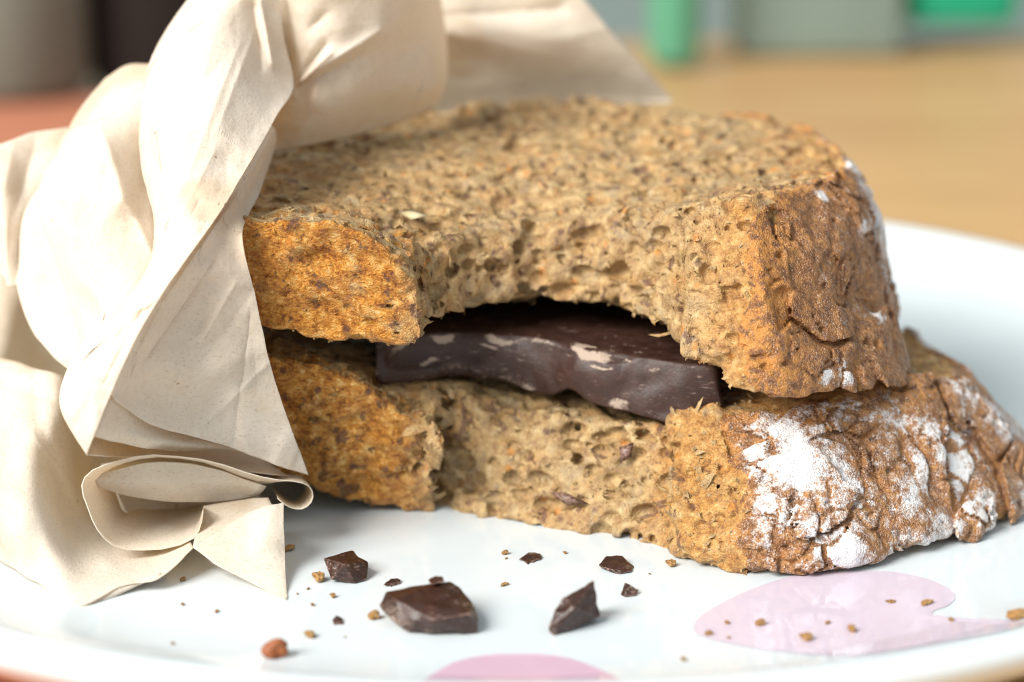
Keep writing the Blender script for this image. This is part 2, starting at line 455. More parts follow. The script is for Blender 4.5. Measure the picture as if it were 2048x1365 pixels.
def build_slice(name, lo, hi, sdf, seed, nbub, flour_fn, toast_fn, edge_fn, label, extra_bubbles=()):
    lo = np.array(lo, float)
    n, ax = grid(lo, hi)
    X2, Y2 = np.meshgrid(ax[0], ax[1], indexing='ij')
    X = X2[:, :, None].astype(np.float32); Y = Y2[:, :, None].astype(np.float32); Z = ax[2][None, None, :].astype(np.float32)
    r = np.random.default_rng(seed)
    nw = 0.22 * noise3(n, H, 0.6, seed + 8) + 0.10 * noise3(n, H, 0.2, seed + 9)
    D, CR = sdf(X2, Y2, X, Y, Z, nw)          # body distance, signed distance to the crust shell
    nA = noise3(n, H, 1.1, seed + 1); nB = noise3(n, H, 0.38, seed + 2); nC = noise3(n, H, 0.15, seed + 3)
    nD = noise3(n, H, 0.085, seed + 4, (1.6, 1.0, 1.0))
    crust = sstep(-0.20, -0.05, CR + 0.05 * nB)  # 1 on the crust shell
    D = D + 0.035 * nA
    D = D + (1 - crust) * (0.024 * nB + 0.012 * nC + 0.007 * nD) + crust * (0.030 * nB + 0.013 * nC + 0.006 * nD)
    tz = sstep(-1.0, -1.5, X) * sstep(0.9, 0.1, Y)
    D = D + tz * (0.022 * noise3(n, H, 0.11, seed + 31, (2.4, 1.0, 1.0)) + 0.03 * noise3(n, H, 0.28, seed + 32, (1.6, 1, 1)))
    # the crust breaks into uneven plates with cracks between them
    sel = np.nonzero((crust > 0.05) & (np.abs(D) < 0.34))
    W = np.stack([lo[k] + H * sel[k] for k in range(3)], 1).astype(np.float32)
    wp = [noise3(n, H, 0.55, seed + 20 + k)[sel] for k in range(3)]
    W2 = W + 0.17 * np.stack(wp, 1) + 0.03 * nC[sel][:, None]
    add = np.zeros(len(W), np.float32); ckd = add.copy()
    for cell, depth, wid, step in ((1.10, 0.32, 0.055, 0.085), (0.50, 0.10, 0.04, 0.022)):
        mn, mx = W.min(0) - .5, W.max(0) + .5
        sites = r.uniform(mn, mx, (int(np.prod((mx - mn) / cell)), 3)).astype(np.float32)
        hgt = r.uniform(-1, 1, len(sites)).astype(np.float32); on = r.random(len(sites)) < 0.62
        ordx = np.argsort(W2[:, 0]); sx_ = W2[ordx, 0]
        f1 = np.full(len(W), 1e9, np.float32); f2 = f1.copy(); who = np.zeros(len(W), int); who2 = who.copy()
        for j, c_ in enumerate(sites):
            m_ = ordx[np.searchsorted(sx_, c_[0] - cell * 1.5):np.searchsorted(sx_, c_[0] + cell * 1.5)]
            m_ = m_[np.abs(W2[m_, 1] - c_[1]) < cell * 1.5]
            d_ = ((W2[m_] - c_) ** 2).sum(1)
            nearer = d_ < f1[m_]
            a_ = m_[nearer]; f2[a_] = f1[a_]; who2[a_] = who[a_]; f1[a_] = d_[nearer]; who[a_] = j
            o_ = (~nearer) & (d_ < f2[m_]); b_ = m_[o_]; f2[b_] = d_[o_]; who2[b_] = j
        e_ = np.sqrt(f2) - np.sqrt(f1)
        live = (on[who] | on[who2]).astype(np.float32) * sstep(-0.9, 0.3, wp[0])
        ckd = np.maximum(ckd, live * np.maximum(1 - e_ / (wid * 1.3), 0))
        add += depth * live * np.maximum(1 - e_ / wid, 0) + step * hgt[who] * sstep(0, 0.06, e_)
    tmp = np.zeros(D.shape, np.float32); tmp[sel] = add
    D = D + crust * tmp
    tmp[:] = 0; tmp[sel] = ckd
    pit = np.argwhere((np.abs(D) < 0.04) & (crust > 0.8))
    pit = pit[r.integers(0, len(pit), 170)]
    pr = np.clip(np.exp(r.normal(math.log(0.038), 0.45, 170)), 0.022, 0.10)
    carve_bubbles(D, lo, lo + pit * H, pr, np.stack([r.uniform(.7, 2.6, 170), r.uniform(.7, 2.0, 170), r.uniform(.4, 1.2, 170)], 1))
    # crumb pores near the surface
    band = np.argwhere((np.abs(D) < 0.05) & (crust < 0.25))
    pick = band[r.integers(0, len(band), nbub)]
    rad = np.clip(np.exp(r.normal(math.log(0.048), 0.60, nbub)), 0.03, 0.15)
    gx = np.stack([D[tuple(np.minimum(pick + e, np.array(n) - 1).T)] - D[tuple(np.maximum(pick - e, 0).T)] for e in np.eye(3, dtype=int)], 1)
    gx /= np.linalg.norm(gx, axis=1, keepdims=True) + 1e-9
    tf = toast_fn(lo + pick * H, gx)
    keep = r.random(nbub) > 0.9 * sstep(0.3, 0.8, tf)
    rad = np.where(tf > 0.4, np.minimum(rad, 0.07), rad)
    cents = lo + pick * H + gx * (rad * r.uniform(-0.2, 0.45, nbub))[:, None]
    cents, rad = cents[keep], rad[keep]; nbub = len(rad)
    st = np.stack([r.uniform(0.8, 1.7, nbub), r.uniform(0.8, 1.5, nbub), r.uniform(0.6, 1.0, nbub)], 1)
    carve_bubbles(D, lo, cents, rad, st)
    D = D + (1 - crust) * (0.010 * nB + 0.013 * nC + 0.006 * nD)
    if len(extra_bubbles):
        e = np.array(extra_bubbles, float)
        carve_bubbles(D, lo, e[:, :3], e[:, 3], e[:, 4:7])
    D[0] = D[-1] = 1; D[:, 0] = D[:, -1] = 1; D[:, :, 0] = D[:, :, -1] = 1
    V, F = surface_nets(D, lo, H)
    gi = np.clip(((V - lo) / H).round().astype(int), 0, np.array(n) - 1)
    cv = crust[gi[:, 0], gi[:, 1], gi[:, 2]]
    # gradient -> outward normals
    Nn = np.zeros_like(V)
    for k in range(3):
        a = gi.copy(); b = gi.copy()
        a[:, k] = np.clip(a[:, k] - 1, 0, n[k] - 1); b[:, k] = np.clip(b[:, k] + 1, 0, n[k] - 1)
        Nn[:, k] = D[b[:, 0], b[:, 1], b[:, 2]] - D[a[:, 0], a[:, 1], a[:, 2]]
    Nn /= np.linalg.norm(Nn, axis=1, keepdims=True) + 1e-9
    isc = cv[F].mean(1) > 0.5
    cr_v = CR[gi[:, 0], gi[:, 1], gi[:, 2]]; edge_v = edge_fn(V); crk_v = tmp[gi[:, 0], gi[:, 1], gi[:, 2]]
    root = link(name, None); tag(root, label, 'bread slice')
    objs = {}
    for pn, sel, mt in (('crumb', ~isc, M_CRUMB), ('crust', isc, M_CRUST)):
        f = F[sel]; used = np.unique(f); mp = np.full(len(V), -1, np.int32); mp[used] = np.arange(len(used))
        me = mesh_np(pn, V[used], mp[f]); v = V[used]
        set_attr(me, 'toast', toast_fn(v, Nn[used])); set_attr(me, 'flour', flour_fn(v, Nn[used]) * (1 - 0.85 * crk_v[used]))
        set_attr(me, 'edge', edge_v[used]); set_attr(me, 'crustf', cv[used])
        objs[pn] = link(pn, me, mt, root)
    return root, V, Nn, cv

# --- upper slice
U_TOP = tps([(-6, 0, 4.3), (-3.4, -.6, 4.3), (-2, -.8, 4.2), (-1.4, -.8, 3.95), (-.2, .6, 3.75), (1.2, .6, 3.8), (2, -.6, 4.05), (2.5, -.6, 4.3), (3.4, 0, 4.5),
             (4.2, 2, 4.5), (4.8, 4, 4.45), (4, 5.6, 4.55), (1.4, 6, 4.7), (-1, 5, 4.65), (0.5, 3, 4.35), (-3, 3, 4.5), (-6, 4, 4.5)])
U_BOT = tps([(-6, 0, 3.0), (-3.3, -.7, 2.92), (-2.2, -.8, 2.62), (-1.35, -.5, 2.84), (-1.1, .1, 2.86), (0, 1, 2.84), (1.2, 1, 2.80), (2.2, .4, 2.65), (2.5, -.7, 2.55), (2.8, -.8, 2.45), (3.9, -.8, 2.26),
             (5.0, 0.9, 2.02), (5.6, 1.5, 2.06), (5.2, 4, 2.1), (3, 3, 2.4), (0, 2.9, 2.42), (1.6, 2.8, 2.40), (-1.5, 2.6, 2.45), (0, 4.5, 2.4), (-4, 4, 2.5)])
U_POLY = [(-4.5, -0.7), (-3, -0.75), (-1.6, -0.95), (1.6, -1.0), (2.35, -0.85), (3.2, -1.25), (4.2, -0.45), (4.95, 0.8), (5.35, 2.3), (5.25, 3.8), (4.9, 5.2), (4.0, 6.0), (1.4, 6.2), (-1, 5.7), (-4.5, 5.0)]
def sdf_upper(X2, Y2, X, Y, Z, nw):
    P = sd_poly(U_POLY, X2, Y2)[:, :, None].astype(np.float32)
    w = sstep(1.2, 3.0, X)
    fr = sstep(1.8, -0.8, Y)
    CR = P + w * ((0.18 + 0.32 * fr) * (Z - 3.2) + 0.34 * np.maximum(Z - 3.5, 0) ** 2 - 0.04)
    zt = U_TOP(X2, Y2)[:, :, None].astype(np.float32); zb = U_BOT(X2, Y2)[:, :, None].astype(np.float32)
    D = smax(smax(CR, Z - zt, 0.07), zb - Z, 0.10)
    bx, by = (X - 0.55) / 1.72, (Y + 1.25) / 2.2
    rr = np.sqrt(bx * bx + by * by)
    bite = (1.0 - rr) * 1.75 + 0.22 * (Z - 2.95)
    D = smax(D, bite, 0.14)
    shell = np.maximum(CR, -9) - sstep(3.0, 2.7, X + nw - 0.75 * np.maximum(2.85 - Z, 0) + 0.15 * (3.3 - Z)) * 9.0
    return D.astype(np.float32), shell.astype(np.float32) + 0 * Z
def seen_points(V, pix, rad=7):              # the nearest surface point that shows at each pixel
    q = V - CAM; d = q @ FW
    px = 1024 + FPX * (q @ RT) / d; py = 682.5 - FPX * (q @ UP) / d
    out = []
    for x, y in pix:
        m_ = np.nonzero((np.abs(px - x) < rad) & (np.abs(py - y) < rad))[0]
        out.append(V[m_[np.argmin(d[m_])]] if len(m_) else None)
    return out
FLOUR_U = [(1715, 330, .5, 1.1), (1745, 400, .4, 1.0), (1735, 470, .26, 1.2), (1700, 745, .24, 1.2), (1660, 740, .2, 1.1), (1760, 620, .2, 1.1), (1650, 385, .14, 1.2), (1480, 590, .2, 1.0)]
def flour_upper(v, n):
    f = 0.32 * sstep(3.0, 4.6, v[:, 0]) + 0.72 * sstep(4.5, 5.2, v[:, 0]) * sstep(0.5, 2.2, v[:, 1]) * sstep(2.4, 3.6, v[:, 2])
    for p, (x, y, r_, a_) in zip(seen_points(v, [(q[0], q[1]) for q in FLOUR_U]), FLOUR_U):
        if p is not None: f = np.maximum(f, a_ * np.exp(-(np.linalg.norm(v - p, axis=1) / r_) ** 2))
    return f
def edge_upper(v):                          # baked orange where the crust meets the crumb
    zt = U_TOP(v[:, 0], v[:, 1])
    return np.maximum(sstep(0.45, 0.05, zt - v[:, 2]), 0.8 * sstep(3.9, 3.2, v[:, 0] - 0.75 * np.maximum(2.85 - v[:, 2], 0))) * 0.85
def edge_lower(v):
    return np.maximum(sstep(3.2, 2.5, v[:, 0]), 0.5 * sstep(1.4, 1.9, v[:, 2]))
def toast_front(v, n):
    return sstep(-1.0, -1.6, v[:, 0]) * sstep(0.25, 0.7, -n[:, 1]) * sstep(0.9, 0.0, v[:, 1])
def toast_upper(v, n):
    t = toast_front(v, n)
    t = np.maximum(t, 0.55 * sstep(2.0, 3.2, v[:, 0]) * sstep(1.2, -0.6, v[:, 1]))
    return np.maximum(t, 0.35 * sstep(3.3, 4.4, v[:, 0]))
big = []
for px, py, z, r_ in [(1435, 372, 4.35, .20), (1375, 430, 4.2, .17), (1570, 240, 4.55, .20), (1600, 262, 4.5, .17), (880, 480, 3.85, .17), (900, 470, 3.9, .14), (1340, 350, 4.4, .10), (880, 380, 4.3, .16), (800, 290, 4.5, .14)]:
    p = atz(px, py, z); big.append((p[0], p[1], p[2], r_, 1.3, 1.0, 1.0))
up, upV, upN, upC = build_slice('bread_slice', (-4.7, -1.8, 1.2), (6.2, 6.5, 5.1), sdf_upper, 100, 8500, flour_upper, toast_upper, edge_upper,
                                'upper wholegrain bread slice with a bite gone, lying over the chocolate', big)
# --- lower slice
L_TOP = tps([(-6, 0, 2.45), (-3.2, -.3, 2.4), (-1.9, -.2, 1.95), (-1.2, -.2, 1.55), (-.8, .8, 1.6), (.5, .6, 1.42), (1, 2, 1.42), (-1, 2, 1.65), (2, 0, 1.36), (2.2, -.8, 1.80), (2.9, -.7, 1.70), (3.3, .3, 1.75),
             (4, -.8, 1.86), (5, .5, 1.84), (5.6, 1.5, 1.65), (5.5, 4, 1.7), (3, 3, 1.6), (-3, 3, 2.1), (-6, 4, 2.3)])
L_BOT = tps([(-6, 0, .8), (-2.9, .2, .45), (-1.9, .2, .04), (0, 0, 0.01), (4, -1, .01), (6.5, 0, .08), (0, 4, 0.01), (-5, 4, .3), (5, 4, 0.02)])
L_POLY = [(-4.5, .15), (-1.2, .15), (0.5, -1.2), (1.9, -1.75), (2.9, -2.15), (3.8, -2.3), (4.4, -2.15), (5.4, -1.55), (6.65, -.55), (7.5, .5), (7.6, 2.2), (6.9, 4.2), (5.5, 5.4), (3, 5.8), (-4.5, 5)]
def sdf_lower(X2, Y2, X, Y, Z, nw):
    P = sd_poly(L_POLY, X2, Y2)[:, :, None].astype(np.float32)
    w = sstep(-0.8, 2.2, X)
    sl = (1 - w) * (-0.22 * Z) + w * (0.58 * Z + 0.10 * Z * Z - 0.06 + 0.5 * np.maximum(0.25 - Z, 0))
    CR = P + sl
    zt = (L_TOP(X2, Y2) + 0.72 * np.exp(-(((X2 - 2.32) / .18) ** 2 + ((Y2 + .95) / .35) ** 2)) + 0.22 * np.exp(-(((X2 - 2.66) / .10) ** 2 + ((Y2 + .75) / .2) ** 2)))[:, :, None].astype(np.float32)
    zb = L_BOT(X2, Y2)[:, :, None].astype(np.float32)
    D = smax(smax(CR, Z - zt, 0.2), zb - Z, 0.12)
    # torn-out hollow in front, between the two crusty ends
    fy = -0.10 - 0.493 * X + (0.30 + 0.14 * X) * Z
    q = (fy - Y) * 0.85
    cut = np.minimum(np.minimum(q, (X + 1.05) - 0.05 * Z), (2.10 - X))
    D = smax(D, cut, 0.12)
    shell = np.maximum(CR, -9) - sstep(3.0, 2.7, X + nw) * 9.0
    return D.astype(np.float32), shell.astype(np.float32) + 0 * Z
FLOUR = [(1575, 905, .42, 1.0), (1600, 940, .3, 1.05), (1700, 850, .5, .74), (1760, 870, .45, .78), (1880, 870, .5, .9), (1950, 930, .45, .95), (1985, 1010, .4, .95), (1660, 1095, .34, 1.05),
         (1560, 1020, .4, .72), (1650, 990, .42, .70), (1880, 1060, .4, .8), (1820, 1000, .35, .7), (1520, 1080, .35, .6), (1740, 800, .4, .62), (1900, 1090, .3, .8)]
def flour_lower(v, n):
    f = 0.56 * sstep(2.7, 3.5, v[:, 0])
    for p, (x, y, r_, a_) in zip(seen_points(v, [(q[0], q[1]) for q in FLOUR]), FLOUR):
        if p is not None: f = np.maximum(f, a_ * np.exp(-(np.linalg.norm(v - p, axis=1) / r_ / 1.9) ** 2))
    return f
def toast_lower(v, n):
    t = toast_front(v, n)
    return np.maximum(t, 0.5 * sstep(1.6, 2.3, v[:, 0]))
big = []
for px, py, Y, r_ in [(1160, 850, .25, .13), (1130, 840, .3, .09), (1180, 960, -.15, .10), (1065, 895, .25, .09), (880, 800, .6, .16), (1080, 1040, -.2, .12), (960, 900, .3, .10)]:
    p = aty(px, py, Y); big.append((p[0], p[1], p[2], r_, 1.2, 1.0, 0.9))
lw, lwV, lwN, lwC = build_slice('bread_slice', (-4.7, -2.9, -0.3), (8.1, 6.2, 2.9), sdf_lower, 200, 7500, flour_lower, toast_lower, edge_lower,
                                'lower wholegrain bread slice with white floured crust resting on the plate', big)

# loose crumb fibres and flakes on the torn faces
def flakes(root, V, N, C, count, seed, cond, size=0.055, top=0.16, name='crumb_flakes'):
    r = np.random.default_rng(seed)
    idx = np.nonzero(cond(V, N, C))[0]
    idx = idx[r.integers(0, len(idx), count)]
    P, Nv = V[idx], N[idx]
    k = len(P)
    T = np.cross(Nv, r.normal(size=(k, 3))); T /= np.linalg.norm(T, axis=1, keepdims=True) + 1e-9
    B = np.cross(Nv, T)
    L = np.clip(np.exp(r.normal(math.log(size), 0.45, k)), 0.02, top)[:, None]; W = L * r.uniform(0.2, 0.8, (k, 1))
    lift = r.uniform(0.1, 0.9, (k, 1))
    p0 = P - B * W * .5 - Nv * 0.01; p1 = P + B * W * .5 - Nv * 0.01
    mid = P + T * L * 0.55 + Nv * L * lift * .7
    p2 = mid + B * W * .45; p3 = mid - B * W * .45
    tip = P + T * L + Nv * L * lift * r.uniform(0.2, 1.2, (k, 1)) + B * W * r.normal(0, .4, (k, 1))
    und = mid - Nv * W * 0.35
    VV = np.stack([p0, p1, p2, p3, tip, und], 1).reshape(-1, 3)
    b = np.arange(k)[:, None] * 6
    tris = np.concatenate([b + np.array(t) for t in ((0, 1, 2), (0, 2, 3), (3, 2, 4), (0, 5, 1), (1, 5, 2), (0, 3, 5), (2, 5, 4), (3, 4, 5))])
    me = mesh_np(name, VV, tris, False)
    set_attr(me, 'toast', np.repeat(toast_front(P, Nv), 6)); set_attr(me, 'flour', np.zeros(len(VV))); set_attr(me, 'crustf', np.zeros(len(VV)))
    return tag(link(name, me, M_CRUMB, root), kind='stuff')
front = lambda V, N, C: (C < 0.6) & (N[:, 1] < 0.35) & (V[:, 1] < 2.5) & (V[:, 0] > -4.2)
flakes(up, upV, upN, upC, 3200, 301, front, 0.045)
flakes(lw, lwV, lwN, lwC, 3200, 302, lambda V, N, C: front(V, N, C) & (V[:, 2] > 0.06), 0.045)

ragged = lambda V, N, C: front(V, N, C) & (((np.abs(V[:, 0] + 1.15) < 0.35) & (V[:, 1] < .6)) | ((np.abs(V[:, 0] - 2.3) < 0.3) & (V[:, 1] < 0.3)))
flakes(up, upV, upN, upC, 70, 303, ragged, 0.13, 0.28, 'torn_shreds')
flakes(lw, lwV, lwN, lwC, 90, 304, lambda V, N, C: ragged(V, N, C) & (V[:, 2] > 0.15), 0.14, 0.32, 'torn_shreds')

# ------------------------------------------------------------------ chocolate bar
def build_bar():
    lo = np.array([-2.2, -1.2, 0.9]); h = 0.03
    n = [int(math.ceil((hh - l) / h)) for l, hh in zip(lo, (3.2, 3.6, 2.9))]
    ax = [lo[k] + h * np.arange(n[k]) for k in range(3)]
    X = ax[0][:, None, None]; Y = ax[1][None, :, None]; Z = ax[2][None, None, :]
    fx = [-2.0, -1.85, -1.6, -1.2, -.8, -.2, .35, .85, 1.3, 1.7, 2.1, 2.6, 3.0]
    fy = [0.45, 0.25, 0.42, .68, .74, .62, .45, .10, -.25, -.45, -.60, -.66, -.64]
    f = np.interp(ax[0], fx, fy)
    ker = np.hanning(17); ker /= ker.sum()
    f = np.convolve(np.pad(f, 8, mode='edge'), ker, 'valid')[:, None, None]
    top = 2.44 - 0.035 * (X + 1.5); bot = 1.80 - 0.085 * (X + 1.5)
    bot = bot + 0.20 * np.exp(-((X - .78) / .20) ** 2 - ((Y - 0.1) / .5) ** 2)
    bot = bot - 0.04 * np.sin(X * 3.1)
    mid = (top + bot) / 2
    nA = noise3(n, h, 0.8, 401); nB = noise3(n, h, 0.30, 402); nC = noise3(n, h, 0.11, 403)
    front = f + 0.10 * (Z - mid) - 0.10 * np.cos((Z - mid) * 3.4) + 0.10 - Y + 0.085 * nA + 0.045 * nB + 0.010 * nC
    D = smax(smax(front, Z - top + 0.004 * nB, 0.02), bot - Z + 0.015 * nB, 0.05)
    D = smax(smax(D, -1.85 - X + 0.03 * nA, 0.06), X - 2.80 + 0.18 * (Z - 1.9) + 0.05 * nA, 0.06)
    D = smax(D, Y - 3.3, 0.05).astype(np.float32)
    # shallow conchoidal chips out of the broken front
    for px, py, Yc, r_ in [(900, 720, .2, .55), (1000, 672, .1, .5), (1180, 715, -.9, .5), (1050, 765, -.4, .45), (1290, 800, -1.15, .6), (840, 690, .1, .45), (1210, 800, -.9, .42), (950, 760, .05, .4), (1110, 700, -.35, .42), (1260, 735, -.95, .35), (1340, 770, -1.15, .42), (1400, 760, -1.2, .4), (790, 720, -.1, .36), (1130, 775, -.5, .34), (835, 662, .35, .28), (960, 655, .55, .28), (1095, 672, .25, .28), (1215, 706, -.25, .28), (1310, 730, -.6, .26), (1385, 735, -.75, .24)]:
        c = aty(px, py, Yc)
        D = smax(D, (r_ - np.sqrt((X - c[0]) ** 2 * .35 + (Y - c[1]) ** 2 + (Z - c[2]) ** 2 * 1.6)).astype(np.float32), 0.012)
    D[0] = D[-1] = 1; D[:, 0] = D[:, -1] = 1; D[:, :, 0] = D[:, :, -1] = 1
    V, F = surface_nets(D, lo, h)
    me = mesh_np('chocolate_bar', V, F)
    b = np.zeros(len(V)); wx = .10 * point_noise(V, .35, 431) + .05 * point_noise(V, .12, 433); wz = .035 * point_noise(V, .3, 432) + .02 * point_noise(V, .1, 434)
    for px, py, Yc, sx, sz, a in [(880, 684, .6, .24, .075, 1.0), (1015, 682, .6, .30, .07, 1.0), (1175, 708, .0, .30, .085, 1.0), (1195, 732, -.1, .14, .035, 1.0),
                                  (1000, 768, .5, .60, .17, .62), (1230, 812, -.2, .26, .10, .9), (800, 700, .4, .13, .16, .85), (872, 724, .6, .20, .045, 1.0),
                                  (840, 785, .5, .30, .08, .8), (1065, 782, .4, .20, .09, .9), (1000, 702, .5, .22, .03, 1.0), (1320, 748, -.4, .12, .05, .8), (1390, 790, -.6, .25, .16, .5), (930, 745, .5, .3, .1, .6), (1110, 740, .2, .5, .14, .42), (1290, 790, -.4, .4, .12, .45), (780, 745, .4, .1, .1, .7), (1080, 700, .4, .25, .04, .8), (1260, 730, -.2, .2, .04, .8)]:
        c = aty(px, py, Yc)
        b = np.maximum(b, a * np.exp(-np.hypot((V[:, 0] + wx - c[0]) / sx, (V[:, 2] + wz - c[2]) / sz) ** 3) * (V[:, 1] < f[np.clip(((V[:, 0] - lo[0]) / h).astype(int), 0, n[0] - 1), 0, 0] + .35))
    set_attr(me, 'bloom', b)
    o = link('chocolate_bar', me, M_CHOC)
    return tag(o, 'thick dark chocolate bar with a broken front edge between the bread slices', 'chocolate bar')
bar = build_bar()

# ------------------------------------------------------------------ paper napkin
def catmull(C, m):
    C = np.asarray(C, float); k = len(C)
    if k == 2:
        t = np.linspace(0, 1, m).reshape((-1,) + (1,) * (C.ndim - 1)); return C[0] * (1 - t) + C[1] * t
    P = np.concatenate([[2 * C[0] - C[1]], C, [2 * C[-1] - C[-2]]])
    u = np.linspace(0, k - 1 - 1e-6, m); i = u.astype(int); t = (u - i).reshape((-1,) + (1,) * (C.ndim - 1))
    a, b, c, d = P[i], P[i + 1], P[i + 2], P[i + 3]
    return 0.5 * (2 * b + (c - a) * t + (2 * a - 5 * b + 4 * c - d) * t * t + (3 * b - a - 3 * c + d) * t ** 3)
NV, NF, noff = [], [], 0
def add_patch(rows, nu=70, nv=70, folds=(), world_pts=False, edge_noise=0.0):
    """rows of (px, py, depth); folds = ridges pressed into the paper: (x0, y0, x1, y1, width px, height cm)"""
    global noff
    C = np.array(rows, float)
    G = catmull(np.swapaxes(catmull(C, nu), 0, 1), nv)          # (nv, nu, 3)
    px, py, Y = G[..., 0], G[..., 1], G[..., 2].copy()
    for x0, y0, x1, y1, w, hgt in folds:
        ex, ey = x1 - x0, y1 - y0; L2 = ex * ex + ey * ey
        t = np.clip(((px - x0) * ex + (py - y0) * ey) / L2, 0, 1)
        d = np.hypot(px - x0 - ex * t, py - y0 - ey * t)
        Y -= hgt * np.exp(-(d / w)) * (0.35 + 0.65 * np.sin(np.pi * (0.15 + 0.7 * t)))
    d = FW[None, None] + RT * ((px - 1024) / FPX)[..., None] + UP * ((682.5 - py) / FPX)[..., None]
    W = CAM + d * ((Y - CAM[1]) / d[..., 1])[..., None]
    W[..., 2] = np.maximum(W[..., 2], 0.015)
    a, b = W.shape[:2]
    I = np.arange(a * b).reshape(a, b) + noff
    NV.append(W.reshape(-1, 3)); noff += a * b
    NF.append(np.stack([I[:-1, :-1], I[1:, :-1], I[1:, 1:], I[:-1, 1:]], -1).reshape(-1, 4))

def zy(px, py, z):                       # depth of a pixel at height z
    return float(atz(px, py, z)[1])
A2 = [[(440, -40, 3.8), (408, -40, 2.7), (450, -40, 2.2), (500, -40, 2.1), (562, -40, 2.4)],
      [(380, 45, 3.6), (345, 40, 2.4), (400, 50, 1.6), (470, 60, 1.5), (564, 66, 2.1)],
      [(335, 140, 3.2), (300, 130, 1.9), (370, 140, 1.0), (460, 150, .9), (587, 172, 1.8)],
      [(320, 265, 2.4), (284, 260, 1.0), (350, 260, .2), (440, 260, .0), (549, 245, .75)],
      [(325, 350, 1.7), (288, 350, .3), (340, 350, -.4), (410, 350, -.65), (487, 345, -.45)],
      [(335, 440, 1.1), (310, 440, -.3), (340, 440, -.9), (390, 430, -1.2), (437, 430, -1.25)],
      [(325, 525, .5), (300, 525, -.8), (320, 525, -1.35), (345, 520, -1.65), (377, 515, -1.75)],
      [(265, 625, .2), (235, 615, -1.1), (260, 620, -1.6), (288, 615, -1.9), (314, 608, -2.05)],
      [(200, 700, -.3), (165, 685, -1.5), (200, 690, -2.0), (235, 690, -2.25), (272, 685, -2.35)],
      [(155, 800, -.9), (120, 800, -1.9), (155, 805, -2.3), (190, 800, -2.5), (224, 790, -2.55)],
      [(185, 890, -1.6), (178, 908, -2.35), (182, 896, -2.5), (188, 882, -2.55), (194, 866, -2.55)]]
add_patch(A2, 220, 330, folds=[(310, 250, 322, 340, 7, .14), (340, 60, 420, 10, 18, -.18), (520, 10, 545, 130, 9, .16), (505, 20, 525, 140, 10, -.14), (520, 40, 440, 250, 16, .06), (480, 90, 330, 470, 14, .05), (440, 130, 300, 300, 16, -.06), (430, 300, 260, 640, 12, .05), (360, 430, 150, 830, 10, .07), (400, 400, 215, 760, 7, -.05), (230, 640, 400, 560, 22, .16), (200, 700, 330, 590, 14, -.10), (310, 430, 300, 560, 16, .1)])
A1 = [[(540, 245, 1.0), (552, 262, 1.3), (552, 280, 1.6), (547, 303, 1.9)],
      [(478, 345, -.25), (505, 350, .2), (515, 365, .5), (522, 380, .6)],
      [(428, 430, -1.08), (462, 432, -.9), (478, 440, -.88), (487, 458, -1.0)],
      [(367, 515, -1.58), (425, 520, -1.3), (465, 530, -1.15), (502, 550, -1.08)],
      [(304, 608, -1.88), (365, 630, -1.5), (450, 640, -1.25), (527, 660, -1.06)],
      [(262, 685, -2.18), (310, 710, -1.8), (440, 740, -1.3), (556, 770, -.95)],
      [(230, 770, -2.38), (270, 775, -1.95), (420, 815, -1.25), (588, 860, -.85)],
      [(232, 795, -2.3), (304, 846, -1.8), (443, 885, -1.2), (617, 950, -.75)]]
add_patch(A1, 200, 230, folds=[(555, 250, 470, 395, 6, .10), (467, 400, 330, 600, 7, .10), (330, 600, 215, 830, 7, .09), (425, 520, 250, 780, 9, -.07), (420, 700, 560, 800, 40, .05), (470, 560, 330, 800, 9, .05), (500, 620, 470, 880, 8, -.05), (540, 720, 400, 860, 10, .05)])
add_patch([[(222, 782, -2.3), (300, 836, -1.6), (364, 860, -1.2), (443, 880, -.95), (530, 912, -.6)],
           [(205, 830, -2.45), (265, 862, -2.0), (335, 880, -1.55), (415, 892, -1.15), (490, 902, -.75)],
           [(194, 866, -2.5), (242, 881, -2.05), (315, 895, -1.55), (392, 901, -1.15), (452, 890, -.85)]], 60, 24)
add_patch([[(190, 850, -1.3), (300, 850, -.6), (400, 870, -.3), (520, 895, -.2)],
           [(178, 880, -1.9), (260, 885, -.9), (380, 900, -.5), (540, 925, -.25)],
           [(178, 908, -2.35), (240, 908, -1.5), (340, 918, -.9), (580, 950, -.5)]], 50, 24)
# gathered folds behind, on the left
add_patch([[(135, 262, 2.1), (160, 252, 1.8), (215, 234, 1.5), (300, 190, 1.9), (340, 180, 2.2)],
           [(112, 305, 1.85), (150, 300, 1.2), (215, 290, .8), (300, 270, 1.4), (345, 270, 2.0)],
           [(82, 370, 1.5), (130, 370, .8), (200, 370, .3), (300, 370, .8), (350, 370, 1.4)],
           [(88, 435, 1.0), (135, 440, .5), (205, 450, .0), (300, 440, .3), (355, 440, 1.0)],
           [(110, 507, .7), (150, 515, .2), (210, 530, -.3), (300, 525, -.2), (350, 525, .5)],
           [(134, 585, .4), (165, 590, .0), (210, 605, -.5), (260, 610, -.7), (310, 620, 0)],
           [(157, 674, .0), (170, 680, -.3), (190, 690, -.7), (210, 700, -.9), (240, 700, -.5)],
           [(170, 730, -.2), (180, 735, -.4), (190, 740, -.7), (200, 745, -.8), (215, 745, -.6)]], 80, 100,
          folds=[(190, 262, 130, 400, 24, .16), (205, 258, 250, 390, 26, .20), (250, 390, 310, 520, 22, .12), (170, 560, 240, 640, 18, .12), (215, 330, 180, 480, 40, -.06)])
add_patch([[(210, 158, 3.0), (255, 131, 3.0), (310, 131, 3.0)], [(170, 205, 2.8), (235, 185, 2.5), (310, 170, 2.6)],
           [(140, 255, 2.6), (215, 240, 2.1), (320, 200, 2.4)], [(135, 300, 2.6), (220, 290, 2.2), (320, 260, 2.4)]], 40, 40)
